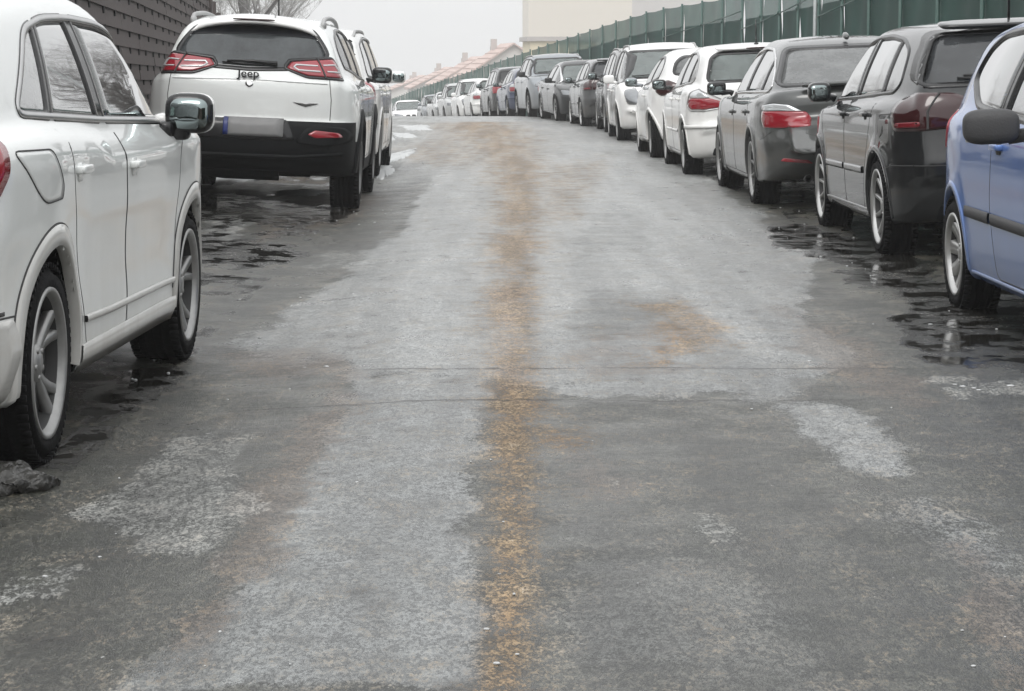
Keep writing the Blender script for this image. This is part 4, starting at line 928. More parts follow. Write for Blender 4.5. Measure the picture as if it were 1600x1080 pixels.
def blob(poly, soft=14, rag=60):
    poly = [np.array(p, float) for p in poly]; n = len(poly); sd = np.full(len(X), 1e9)
    for i in range(n):
        a, b = poly[i], poly[(i+1) % n]; ab = b-a; px, py = PX-a[0], (PY-a[1])*1.0
        t = np.clip((px*ab[0]+py*ab[1])/(ab@ab+1e-9), 0, 1); sd = np.minimum(sd, np.hypot(px-t*ab[0], (py-t*ab[1])*1.6))
    sd = np.where(inpoly(PX, PY, [tuple(p) for p in poly]), sd, -sd)
    sc = np.clip((PY-HY)/400, .15, 1.4)
    v = sd/sc+(N1*1.1+N2*.9+N3*.5)*rag
    return sstep(-soft, soft, v)*(Y > 3)
def many(L, soft=14, rag=60):
    m = np.zeros(len(X))
    for p in L: m = np.maximum(m, blob(p, soft, rag))
    return m
film = np.maximum(many([
    [(455,760),(500,700),(560,590),(745,580),(748,1085),(150,1085),(330,960)],
    [(330,520),(420,490),(620,360),(690,250),(720,200),(830,200),(840,600),(560,580),(540,550),(420,535)],
    [(1215,632),(1330,640),(1465,755),(1365,752),(1260,690)],
    [(820,600),(820,470),(810,230),(1040,235),(1290,400),(1250,480),(1320,562),(1230,630),(920,620)]], 20, 55),
    .55*many([[(1350,770),(1470,760),(1610,880),(1610,1000),(1500,900)], [(880,800),(1150,900),(1300,1090),(870,1090)]], 60, 120))
ice_sheen = many([[(330,520),(420,490),(620,360),(690,250),(720,200),(830,200),(830,590),(560,575),(540,550),(420,535)], [(820,560),(820,470),(820,230),(1040,235),(1290,400),(1250,480),(1300,556),(1100,560),(1050,520),(1050,470),(930,470)], [(1215,632),(1330,640),(1465,755),(1365,752),(1260,690)]], 40, 80)  # icy mid-distance road: sky sheen painted in as a paler colour
ice_sheen = np.maximum(ice_sheen, sstep(300, 220, PY)*.9)  # the same painted sheen grows towards the far road
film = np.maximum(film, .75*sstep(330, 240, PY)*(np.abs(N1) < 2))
damp = many([[(-50,760),(120,700),(420,640),(500,700),(450,760),(330,950),(120,1090),(-50,1090)], [(880,690),(1220,650),(1290,740),(1380,830),(1500,960),(1500,1100),(900,1100)],
             [(300,330),(520,330),(620,300),(640,340),(520,420),(380,500),(300,540)], [(920,445),(1060,455),(1040,500),(900,520)], [(890,345),(1010,340),(1010,395),(920,390)],
             [(1240,600),(1600,590),(1610,760),(1480,760),(1360,640)]], 22, 90)
sl = np.interp(PY, [180,190,210,250,300,400,470,520,560,620,700,800,900,1000,1080], [745,745,780,800,812,806,800,797,800,805,800,803,796,792,785])
sw = np.interp(PY, [180,190,210,250,300,400,500,600,700,800,900,1080], [66,76,74,56,44,46,47,44,39,41,39,42])
ds_ = np.abs(PX-sl)/sw; sand = np.exp(-(ds_**2)*1.0)*1.05+ .16*np.exp(-(ds_/2.2)**2)
sand = sand*(.80+.9*N1+.6*N2)*(Y > 3)*(PY > 181)
sand = np.maximum(sand, .85*many([[(985,475),(1085,468),(1128,505),(1130,535),(1050,565),(990,560),(1060,530),(1050,500)], [(840,615),(900,690),(930,700),(840,700)]], 30, 60))
sand = np.maximum(sand, .55*many([[(600,222),(700,200),(780,195),(800,260),(700,262),(640,250)], [(820,260),(960,240),(900,350),(830,360)]], 60, 60))
dirt = many([[(520,590),(560,640),(470,740),(400,880),(300,1040),(270,1000),(370,830),(430,720)], [(350,540),(500,535),(555,575),(400,560)], [(1220,488),(1290,500),(1400,590),(1450,630),(1330,600)],
             [(900,545),(1050,532),(1040,550),(880,568)], [(1500,860),(1600,930),(1600,1080),(1540,1020)], [(420,255),(600,300),(560,330),(400,370)], [(920,575),(1100,572),(1090,585),(930,590)],[(860,680),(1000,740),(1000,800),(880,780)]], 30, 90)
wet = many([[(1175,350),(1260,345),(1420,395),(1470,420),(1440,450),(1330,420)], [(1190,362),(1290,365),(1330,385),(1210,385)], [(1300,418),(1400,412),(1440,432),(1420,455),(1330,440)], [(1380,440),(1480,450),(1600,480),(1620,520),(1600,560),(1440,555),(1400,500),(1440,480)],
            [(1430,540),(1500,545),(1620,545),(1620,580),(1480,572)], [(318,372),(440,374),(480,388),(330,408)], [(110,610),(210,560),(300,565),(240,610),(120,660)], [(320,300),(560,318),(520,340),(320,330)],
            [(1270,330),(1400,345),(1440,400),(1380,400)]], 8, 38)
under = ((X > 2.35) & (X < 4.6) & (Y > 11) & (Y < 60)) | ((X < -1.3) & (X > -3.3) & (Y > 6) & (Y < 30))
wet = np.maximum(wet, under*sstep(.0, .12, N2+N1*.6+.02)*.9)
white = many([[(265,672),(380,668),(372,700),(330,770),(260,862),(180,830),(110,775),(230,720)], [(300,800),(385,788),(345,840),(300,875),(278,862)], [(-20,870),(100,866),(92,920),(-20,925)], [(480,400),(520,388),(600,394),(560,412),(490,415)],
              [(1090,800),(1160,830),(1150,860),(1110,840)], [(880,735),(990,745),(960,765)], [(1490,600),(1620,600),(1620,625),(1520,618)], [(900,740),(1000,745),(980,755)], [(320,330),(400,340),(370,372),(320,372)], [(330,300),(400,285),(480,290),(360,312)], [(460,286),(540,292),(500,306),(450,300)],
              [(590,198),(655,196),(640,215),(650,228),(615,262),(588,275)], [(940,236),(1000,238),(990,244)], [(1080,362),(1170,362),(1170,368)], [(1040,258),(1120,285),(1060,280)]], 14, 70)
white = np.maximum(white, sstep(.17, .24, N2+N3*.8)*sstep(-3.4, -2.9, -np.abs(X-.6)-0)*.5*(Y > 12)*(Y < 60)*((X > 1.9) | (X < -.9)))
white = np.maximum(white, ((X < -1.2) & (Y > 28) & (Y < 75))*sstep(-.1, .1, N1+.1)*.9)
Z = gz(X, Y)+(N1*.012+N2*.004)*(Y > 2)*(Y < 60)*(np.abs(X) < 8)
nr, nc = GX.shape; i, k = np.meshgrid(np.arange(nr-1), np.arange(nc-1), indexing='ij'); a_ = (i*nc+k).ravel()
me = bpy.data.meshes.new('road'); me.from_pydata(list(zip(X.tolist(), Y.tolist(), Z.tolist())), [], np.stack([a_, a_+1, a_+nc+1, a_+nc], 1).tolist()); me.update()
me.polygons.foreach_set('use_smooth', [True]*len(me.polygons))
for nm, v in (('film', film), ('ice_sheen', ice_sheen), ('damp', damp), ('sand', sand), ('dirt', dirt), ('wet', wet), ('white', white)):
    at = me.attributes.new(nm, 'FLOAT', 'POINT'); at.data.foreach_set('value', np.clip(v, 0, 1.3).astype(np.float32))

def road_material():
    m, n, l, b = mat('icy_asphalt')
    tc = n.new('ShaderNodeTexCoord'); P = tc.outputs['Object']
    def noise(sc, det=3, rough=.5, stretch=None):
        q = n.new('ShaderNodeTexNoise'); q.inputs['Scale'].default_value = sc; q.inputs['Detail'].default_value = det; q.inputs['Roughness'].default_value = rough
        if stretch:
            mp = n.new('ShaderNodeMapping'); mp.inputs['Scale'].default_value = stretch; l.new(P, mp.inputs[0]); l.new(mp.outputs[0], q.inputs['Vector'])
        else: l.new(P, q.inputs['Vector'])
        return q.outputs[0]
    def attr(nm): q = n.new('ShaderNodeAttribute'); q.attribute_name = nm; return q.outputs['Fac']
    def math_(op, a, b_=None, c=None, cl=False):
        q = n.new('ShaderNodeMath'); q.operation = op; q.use_clamp = cl
        for i_, v in enumerate((a, b_, c)):
            if v is None: continue
            if isinstance(v, (int, float)): q.inputs[i_].default_value = v
            else: l.new(v, q.inputs[i_])
        return q.outputs[0]
    def ramp(v, a, b_, o0=0., o1=1.):
        q = n.new('ShaderNodeMapRange'); q.interpolation_type = 'SMOOTHSTEP'; l.new(v, q.inputs[0])
        for i_, x_ in zip((1, 2, 3, 4), (a, b_, o0, o1)): q.inputs[i_].default_value = x_
        return q.outputs[0]
    def mix(f, a, b_):
        q = n.new('ShaderNodeMixRGB')
        if isinstance(f, float): q.inputs[0].default_value = f
        else: l.new(f, q.inputs[0])
        for i_, v in ((1, a), (2, b_)):
            if isinstance(v, tuple): q.inputs[i_].default_value = (*v, 1)
            else: l.new(v, q.inputs[i_])
        return q.outputs[0]
    fine = noise(105, 3, .7, (1, .5, 1)); grit = noise(34, 7, .92, (1, .5, 1)); med = noise(22, 5, .65); rip = noise(4.5, 6, .68, (1.0, .8, 1)); big = noise(2.2, 7, .68); streak = noise(5, 7, .75, (1, .6, 1))
    # grit: three sizes of stone, each stone its own shade
    def stones(sc):
        v = n.new('ShaderNodeTexVoronoi'); v.inputs['Scale'].default_value = sc; mp = n.new('ShaderNodeMapping'); mp.inputs['Scale'].default_value = (1, .42, 1); l.new(P, mp.inputs[0]); l.new(mp.outputs[0], v.inputs['Vector'])
        q = n.new('ShaderNodeSeparateColor'); l.new(v.outputs['Color'], q.inputs[0]); return q.outputs[0], v.outputs['Distance']
    (s1, stone), (s2, _), (s3, _) = stones(250), stones(140), stones(75)
    grain = math_('ADD', math_('ADD', math_('MULTIPLY', s1, .34), math_('MULTIPLY', s2, .38)), math_('MULTIPLY', s3, .28))
    def edge(a, amp_f, amp_m, lo, hi):
        s = math_('ADD', a, math_('MULTIPLY', math_('SUBTRACT', grain, .5), amp_f)); s = math_('ADD', s, math_('MULTIPLY', math_('SUBTRACT', streak, .5), amp_m)); return ramp(s, lo, hi)
    F = edge(attr('film'), .7, 1.2, .15, .80); D = edge(attr('damp'), .5, 1.0, .2, .8); T = math_('MULTIPLY', attr('ice_sheen'), F)
    col = mix(ramp(big, .3, .7), (.026,.028,.022), (.056,.056,.046))
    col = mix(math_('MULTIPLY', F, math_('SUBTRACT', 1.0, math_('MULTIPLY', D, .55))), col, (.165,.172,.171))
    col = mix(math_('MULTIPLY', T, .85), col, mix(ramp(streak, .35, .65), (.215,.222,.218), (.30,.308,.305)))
    col = mix(math_('MULTIPLY', ramp(math_('ADD', streak, math_('MULTIPLY', grain, .30)), .58, .84), .45), col, (.100,.100,.088))
    col = mix(math_('MULTIPLY', ramp(math_('ADD', rip, math_('MULTIPLY', grain, .25)), .68, .82), .55), col, (.030,.028,.025))
    dm = edge(attr('dirt'), .9, 1.0, .25, .9); col = mix(math_('MULTIPLY', dm, .60), col, mix(streak, (.060,.042,.030), (.135,.102,.075)))
    sm = edge(attr('sand'), 1.0, 2.3, .05, 1.25); col = mix(math_('MULTIPLY', sm, .62), col, mix(ramp(streak, .3, .7), (.215,.122,.055), (.32,.225,.125)))
    wm = edge(attr('white'), 1.1, 3.2, .45, 1.25); col = mix(math_('MULTIPLY', wm, .46), col, (.33,.335,.325))
    mott = noise(15, 9, .88, (.7, 1.25, 1)); (s4, _) = stones(26)
    G = math_('MULTIPLY', ramp(grain, .28, .72, .48, 1.40), math_('MULTIPLY', ramp(mott, .36, .64, .78, 1.20), ramp(s4, 0, 1, .92, 1.06)))
    track = noise(2.6, 4, .6, (1.6, .10, 1)); G = math_('MULTIPLY', G, ramp(track, .35, .65, .80, 1.16)); G = math_('MULTIPLY', G, ramp(D, 0, 1, 1.0, .84))
    sc_ = n.new('ShaderNodeVectorMath'); sc_.operation = 'SCALE'; l.new(col, sc_.inputs[0]); l.new(G, sc_.inputs['Scale']); col = sc_.outputs[0]
    pale = ramp(math_('MULTIPLY', ramp(noise(34, 5, .7), .66, .72), ramp(noise(1.7, 4), .42, .58)), .3, .8); col = mix(math_('MULTIPLY', pale, .75), col, (.5,.5,.49))
    W = ramp(math_('ADD', math_('ADD', attr('wet'), math_('MULTIPLY', math_('SUBTRACT', rip, .5), 3.6)), math_('MULTIPLY', math_('SUBTRACT', grit, .5), .6)), .55, 1.05)
    soak = ramp(math_('ADD', attr('wet'), math_('MULTIPLY', math_('SUBTRACT', rip, .5), 2.0)), .05, .7); sk = n.new('ShaderNodeVectorMath'); sk.operation = 'SCALE'; l.new(col, sk.inputs[0]); l.new(ramp(soak, 0, 1, 1.0, .50), sk.inputs['Scale']); col = sk.outputs[0]; W2 = ramp(math_('ADD', streak, math_('MULTIPLY', big, .5)), .93, 1.0)
    wetm = math_('MAXIMUM', W, math_('MULTIPLY', W2, .0)); col = mix(math_('MULTIPLY', wetm, .85), col, (.018,.017,.015))
    # two joints of a trench running across the road
    sep = n.new('ShaderNodeSeparateXYZ'); l.new(P, sep.inputs[0]); wob = noise(1.3, 5, .6); wob2 = math_('MULTIPLY', math_('SUBTRACT', wob, .5), .28)
    crk = None
    for y0, sl_, x0, x1 in ((9.13, -.02, -.55, 1.9), (8.22, .03, -.95, 1.6)):
        yy = math_('ABSOLUTE', math_('SUBTRACT', math_('SUBTRACT', math_('ADD', sep.outputs[1], math_('MULTIPLY', math_('SUBTRACT', med, .5), .10)), math_('MULTIPLY', sep.outputs[0], sl_)), math_('ADD', wob2, y0)))
        c_ = math_('MULTIPLY', ramp(yy, .006, .026, 1, 0), math_('MULTIPLY', ramp(sep.outputs[0], x0-.1, x0+.2), ramp(sep.outputs[0], x1-.4, x1+.1, 1, 0)))
        c_ = math_('MULTIPLY', c_, ramp(noise(3.5, 5), .36, .52)); crk = c_ if crk is None else math_('MAXIMUM', crk, c_)
    col = mix(math_('MULTIPLY', crk, .85), col, (.02,.018,.016))
    l.new(col, b.inputs['Base Color'])
    r = mix(F, (.44,)*3, (.32,)*3); r = mix(D, r, (.38,)*3); r = mix(ramp(big, .4, .65), r, (.27,)*3); r = mix(math_('MULTIPLY', soak, .7), r, (.20,)*3); r = mix(sm, r, (.75,)*3); r = mix(wm, r, (.62,)*3); r = mix(wetm, r, (.07,)*3)
    l.new(r, b.inputs['Roughness'])
    h = math_('ADD', math_('MULTIPLY', fine, .4), math_('MULTIPLY', grain, 1.1)); h = math_('SUBTRACT', h, math_('MULTIPLY', stone, .4))
    h = math_('ADD', h, math_('MULTIPLY', med, 1.2)); dry = math_('SUBTRACT', 1.0, wetm); h = math_('MULTIPLY', h, math_('MAXIMUM', dry, .015))
    h = math_('SUBTRACT', h, math_('MULTIPLY', crk, 1.5))
    bp = n.new('ShaderNodeBump'); bp.inputs['Strength'].default_value = .55; bp.inputs['Distance'].default_value = .006; l.new(h, bp.inputs['Height']); l.new(bp.outputs[0], b.inputs['Normal'])
    return m
ROADM = road_material()
road = link('road', me, ROADM); struct(road)

# snow left lying at the edges, crumbs of ice
M['snow'] = simple('old_snow', (.50,.51,.51), .6, bump=(35,.8)); M['dirtyice'] = simple('dirty_ice', (.040,.039,.036), .30, bump=(45,1.0)); M['slush'] = simple('grey_slush', (.40,.40,.39), .5, bump=(40,.7))
def patch(mb, px_poly, h=.03, n=46, seed=0):
    w = [px2w(*p) for p in px_poly]; P = rounded(w, .3, .04); c = P.mean(0); V = []; F = []; n = len(P); rg = 7
    rad = [0]+[(q+1)/rg for q in range(rg)]
    V.append((c[0], c[1], float(gz(*c))+h))
    for q in rad[1:]:
        for i_, p in enumerate(P):
            s_ = q*(1+1.1*(fbm(np.array([p[0]*9+seed]), np.array([p[1]*3.+seed]), 5)[0]-.5)+.5*(fbm(np.array([p[0]*40+seed]), np.array([p[1]*14.]), 3)[0]-.5)); v = c+(p-c)*s_
            hh = h*(1-q**3)*(.5+fbm(np.array([v[0]*9+seed]), np.array([v[1]*6.]))[0])-.012*(q == 1)
            V.append((v[0], v[1], float(gz(v[0], v[1]))+hh))
    F = [(0, 1+i_, 1+(i_+1) % n) for i_ in range(n)]
    for q in range(rg-1): F += [(1+q*n+i_, 1+(q+1)*n+i_, 1+(q+1)*n+(i_+1) % n, 1+q*n+(i_+1) % n) for i_ in range(n)]
    mb.add(V, F)
mb = MB()
for k_, pp in enumerate([[(592,205),(612,202),(618,212),(600,216),(590,214)], [(612,200),(650,200),(648,207),(622,208)], [(595,243),(628,228),(655,222),(640,236),(618,246),(600,250)], [(588,252),(612,250),(618,262),(598,272),(586,268)], [(626,190),(668,186),(672,194),(640,197)],
                         [(420,300),(470,290),(520,296),(470,304)], [(330,278),(380,272),(420,276),(360,290),(330,292)]]):
    patch(mb, pp, .022, seed=k_*3.1)
tag(mb.build('snow', M['snow']), 'thin white snow patches lying on the wet road edge beside the white cars on the left', 'snow', kind='stuff')
mb = MB()
for _ in range(260):
    side_ = random.random()
    y_ = 4.5+30*random.random()**1.5
    x_ = (random.uniform(1.3, 3.0) if side_ < .5 else random.uniform(-1.6, -.6)) if y_ > 9 else random.uniform(-1.2, 1.5)
    if y_ < 9 and random.random() < .55: continue
    s_ = random.uniform(.0025, .007)*(1 if y_ < 9 else 1.5)
    mb.sell((x_, y_, float(gz(x_, y_))+s_*.25), (s_*random.uniform(1, 2.5), s_*random.uniform(.8, 2), s_*.9), .8, 6, 4)
for (px_, py_) in ((1530,610),(1538,613),(1500,604),(1588,606),(1512,607),(1140,365),(960,240),(975,240)):
    w_ = px2w(px_, py_); s_ = random.uniform(.008, .018); mb.sell((w_[0], w_[1], float(gz(*w_))+.003), (s_*2, s_*1.5, s_*.45), .8, 10, 6)
tag(mb.build('ice_crumbs', M['snow']), 'small white crumbs of ice scattered over the asphalt', 'ice', kind='stuff')
mb = MB()
for (px_, py_, s_) in ((20,742,.17),(48,738,.10),(2,740,.2),(70,733,.06),(-20,748,.2)):
    w_ = px2w(px_, py_+6); mb.sell((w_[0], w_[1], float(gz(*w_))+s_*.10), (s_, s_*.8, s_*.42), .9, 46, 30, Matrix.Rotation(random.random()*3, 3, 'Z'))
V_ = []
for v in mb.V:
    f1, f2, f3 = [fbm(np.array([v[0]*28+q_*7+v[2]*19]), np.array([v[1]*28+v[2]*31+q_*3]), 5)[0]-.5 for q_ in (0, 1, 2)]; V_.append((v[0]+.06*f1, v[1]+.06*f2, v[2]+.055*f3))
tag(mk('ice_clump', V_, mb.F, M['dirtyice']), 'grimy lump of frozen slush lying against the rear tyre of the nearest white car', 'ice lump')

# ---------------------------------------------------------------- green screen fence along the right
def fabric(name, col, alpha, see=.0):
    m, n, l, b = mat(name); tc = n.new('ShaderNodeTexCoord'); nz = n.new('ShaderNodeTexNoise'); nz.inputs['Scale'].default_value = .9; nz.inputs['Detail'].default_value = 6
    l.new(tc.outputs['Object'], nz.inputs['Vector']); mx = n.new('ShaderNodeMixRGB'); mx.inputs[1].default_value = (*[c*.7 for c in col], 1); mx.inputs[2].default_value = (*[c*1.35 for c in col], 1)
    mr = n.new('ShaderNodeMapRange'); mr.inputs[1].default_value = .3; mr.inputs[2].default_value = .7; l.new(nz.outputs[0], mr.inputs[0]); l.new(mr.outputs[0], mx.inputs[0]); l.new(mx.outputs[0], b.inputs['Base Color'])
    b.inputs['Roughness'].default_value = .8; b.inputs['Alpha'].default_value = alpha; return m
M['mesh'] = fabric('green_screen_fabric', (.006,.040,.031), 1.0); M['meshtop'] = fabric('thin_green_netting', (.016,.075,.060), .82); M['post'] = simple('green_post', (.045,.10,.085), .5)
FS, FX, FH = 2.7, 5.8, 2.78
fence = empty('screen_fence', (FX, 8, float(gz(FX, 8))))
fpts = []; s_ = 8.2
while s_ < 215: fpts.append((FX+poff(s_), s_)); s_ += FS*math.cos(phead(s_))
def fl(v): return (v[0]-fence.location.x, v[1]-fence.location.y, v[2]-fence.location.z)
lo, hi = MB(), MB()
for (x0, y0), (x1, y1) in zip(fpts[:-1], fpts[1:]):
    nu = 14 if y0 < 60 else 5; nv = 9; rs = random.Random(int(y0*10)); ph = rs.random()*6
    g0, g1 = float(gz(x0, y0)), float(gz(x1, y1)); split = FH-.55
    for part_, za, zb_, cnt in ((lo, -.1, split, nv), (hi, split, FH, 3)):
        V = []
        for j in range(cnt+1):
            for i_ in range(nu+1):
                u = i_/nu; zz = za+(zb_-za)*j/cnt
                bulge = .03*math.sin(math.pi*u)*math.sin(math.pi*min(1, max(0, zz/FH)))*rs.choice((1,))+.012*math.sin(9*u+ph+zz*2)+.010*math.sin(5*zz+ph*2+u*14)
                sag = .03*math.sin(math.pi*u)*(1 if (part_ is hi and j == cnt) else 0)
                V.append(fl((x0+(x1-x0)*u+bulge, y0+(y1-y0)*u, g0+(g1-g0)*u+zz-sag)))
        part_.add(V, [(j*(nu+1)+i_, j*(nu+1)+i_+1, (j+1)*(nu+1)+i_+1, (j+1)*(nu+1)+i_) for j in range(cnt) for i_ in range(nu)])
lo.build('screen_fabric', M['mesh'], fence); hi.build('netting_band', M['meshtop'], fence)
for (x0, y0) in fpts:
    mb = MB(); g = float(gz(x0, y0)); mb.tube([fl((x0-.05, y0, g-.2)), fl((x0-.05, y0, g+FH+.03))], .028, 8); mb.box(fl((x0-.085, y0, g+FH-.55)), (.03,.07,.05)); mb.box(fl((x0-.085, y0, g+1.2)), (.03,.07,.05)); mb.build('post', M['post'], fence)
mb = MB()
for k_ in range(len(fpts)-1):
    (x0, y0), (x1, y1) = fpts[k_], fpts[k_+1]
    if y0 > 62: break
    q = (y0-8) % 10.8/10.8; za = 2.02+.40*(1-q); zb_ = 2.02+.40*(1-q-.25)
    mb.tube([fl((x0-.07, y0, float(gz(x0, y0))+za)), fl((x1-.07, y1, float(gz(x1, y1))+zb_))], .013, 5)
mb.build('tension_rail', M['post'], fence)
tag(fence, 'long tall green fabric fence on posts behind the right row of parked cars', 'fence')
mb = MB(); py_ = 39.6; px_ = 5.55; g = float(gz(px_, py_)); mb.tube([(0,0,-.1),(0,0,.5),(0,0,6)], [.05,.035,.033], 12); mb.lathe([(0,0),(.06,.01),(.06,.04),(.04,.05)], 12, c=(0,0,.45))
p_ = mb.build('metal_pole', simple('galvanised_pole', (.36,.38,.38), .45, metal=.5)); p_.location = (px_, py_, g); tag(p_, 'thin grey metal pole standing in front of the green fence', 'pole')

# ---------------------------------------------------------------- dark lapped-board wall on the left
M['board'] = simple('dark_board', (.060,.046,.043), .75, bump=(18,.7)); M['boardd'] = simple('board_slot', (.010,.009,.009), .9)
wall = empty('board_fence', (-2.9, 12, 0)); WX0, WS = -1.95, -.076
def wpt(y, z, o=0): return (WX0+WS*y+o+2.9, y-12, z-.0067*(y-12)-.04)
mb = MB(); y0, y1 = 11.5, 43.5; rowh = .168; nrow = 16; rs = random.Random(5)
seams = [y0]
while seams[-1] < y1: seams.append(seams[-1]+2.4)
for r_ in range(nrow):
    z = .02+r_*rowh
    for a, b_ in zip(seams[:-1], seams[1:]):
        b_ = min(b_, y1); j = rs.uniform(-.004, .004); nseg = 5
        V = []
        for q in range(nseg+1):
            yy = a+.004+(b_-a-.008)*q/nseg; wv = .003*math.sin(q*2.1+r_)
            V += [wpt(yy, z-.018, .034+j+wv), wpt(yy, z+rowh-.004, .010+j), wpt(yy, z+rowh-.004, -.012+j), wpt(yy, z-.018, .012+j+wv)]
        F = [(q*4+k, q*4+(k+1) % 4, q*4+4+(k+1) % 4, q*4+4+k) for q in range(nseg) for k in range(4)]+[(0,1,2,3), tuple(nseg*4+k for k in (0,1,2,3))]
        mb.add(V, F)
mb.build('boards', M['board'], wall, smooth=False)
mb = MB()
for r_ in range(nrow):
    z = .02+r_*rowh; yy = y0+.5+rs.uniform(0, .3)
    while yy < y1:
        c = wpt(yy, z+rowh-.045, .024); mb.box(c, (.014, .05+.03*rs.random(), .055+.02*rs.random())); yy += 1.25+rs.uniform(-.25, .25)
mb.build('slots', M['boardd'], wall, smooth=False)['kind'] = 'stuff'
for yy in (43.6, 45.2, 47.4, 50.5):
    mb = MB(); c = wpt(yy, 1.25); mb.box(c, (.16, .16, 2.9 if yy < 47 else 2.6)); mb.build('post', M['board'], wall, smooth=False)
tag(wall, 'dark brown fence of lapped horizontal boards behind the white cars on the left', 'fence')

# ---------------------------------------------------------------- bare trees
M['bark2'] = simple('rimed_bark', (.20,.19,.185), .9, bump=(30,.5)); M['bark'] = simple('winter_bark', (.10,.09,.085), .9, bump=(30,.5)); M['twig'] = simple('frosted_twigs', (.36,.35,.34), .9)
def tree(x, y, H, seed, label, twigm, dens=1.0, lean=0):
    rs = random.Random(seed); root = empty('bare_tree', (x, y, float(gz(x, y))-.05)); tr, cr = MB(), MB()
    def grow(p, d, L, r, lv):
        pts = [p.copy()]; rad = [r]; n = 4
        for i_ in range(n):
            d = (d+Vector((rs.uniform(-.16,.16), rs.uniform(-.16,.16), rs.uniform(-.04,.14)))).normalized(); pts.append(pts[-1]+d*L/n); rad.append(r*(1-.45*(i_+1)/n))
        (tr if lv < 2 else cr).tube(pts, rad, 7 if lv == 0 else (5 if lv < 3 else 3), cap=False)
        if lv >= 5: return
        nb = [5,4,4,4,3][lv]; nb = max(2, int(nb*dens+.5))
        for k in range(nb):
            q = rs.uniform(.35, 1.0) if lv else rs.uniform(.3, 1.0); idx = min(n-1, int(q*n)); base = pts[idx]+(pts[idx+1]-pts[idx])*(q*n-idx)
            ax = Vector((rs.uniform(-1,1), rs.uniform(-1,1), rs.uniform(-.15,.5))).normalized(); nd = (d*rs.uniform(.5,.9)+ax*rs.uniform(.6,1.0)).normalized()
            grow(base, nd, L*rs.uniform(.52,.72), max(.0045, rad[idx]*rs.uniform(.45,.6)), lv+1)
    grow(Vector((0,0,0)), Vector((lean,0,1)), H*.42, H*(.011 if twigm is M['twig'] else .014), 0)
    tr.build('trunk', M['bark2'] if twigm is M['twig'] else M['bark'], root); cr.build('crown', twigm, root); tag(root, label, 'tree', 'bare winter trees'); return root
tree(-9.6, 66, 11, 3, 'bare frosted tree seen above the dark board fence, left of the silver roof rail', M['twig'])
tree(-7.6, 72, 12, 8, 'bare frosted tree rising directly over the roof of the white suv on the left', M['twig'])
tree(-9.0, 90, 12, 12, 'hazy bare tree furthest back over the white suv roof', M['twig'])
tree(-8.0, 84, 9, 21, 'small pale bare tree at the right end of the trees over the white suv', M['twig'])
tree(-8.4, 61, 10, 44, 'bare frosted tree nearest the end of the dark board fence', M['twig'], 1.1)
tree(-8.2, 78, 12, 51, 'dense frosted tree over the middle of the white suv roof', M['twig'], 1.1)
tree(-11.5, 84, 12, 57, 'frosted tree behind the others, over the end of the dark board fence', M['twig'], 1.1)
tree(-8.9, 68, 9, 91, 'slender frosted tree between two larger ones over the white suv roof', M['twig'], 1.2)
tree(-10.2, 72, 10, 93, 'frosted tree over the left roof rail of the white suv', M['twig'], 1.2)
tree(-9.6, 94, 11, 95, 'far frosted tree over the right roof rail of the white suv', M['twig'], 1.2)
tree(8.2, 52, 13, 81, 'tall bare tree behind the green fence nearest the road', M['bark'], .95)
tree(10.6, 65, 14, 83, 'tallest bare tree behind the green fence', M['bark'], .95)
tree(12.5, 43, 10, 31, 'bare tree standing behind the green fence beside the nearer parked cars', M['bark'], .9)
tree(15.0, 60, 11, 37, 'bare tree standing far behind the green fence', M['bark'], .9)

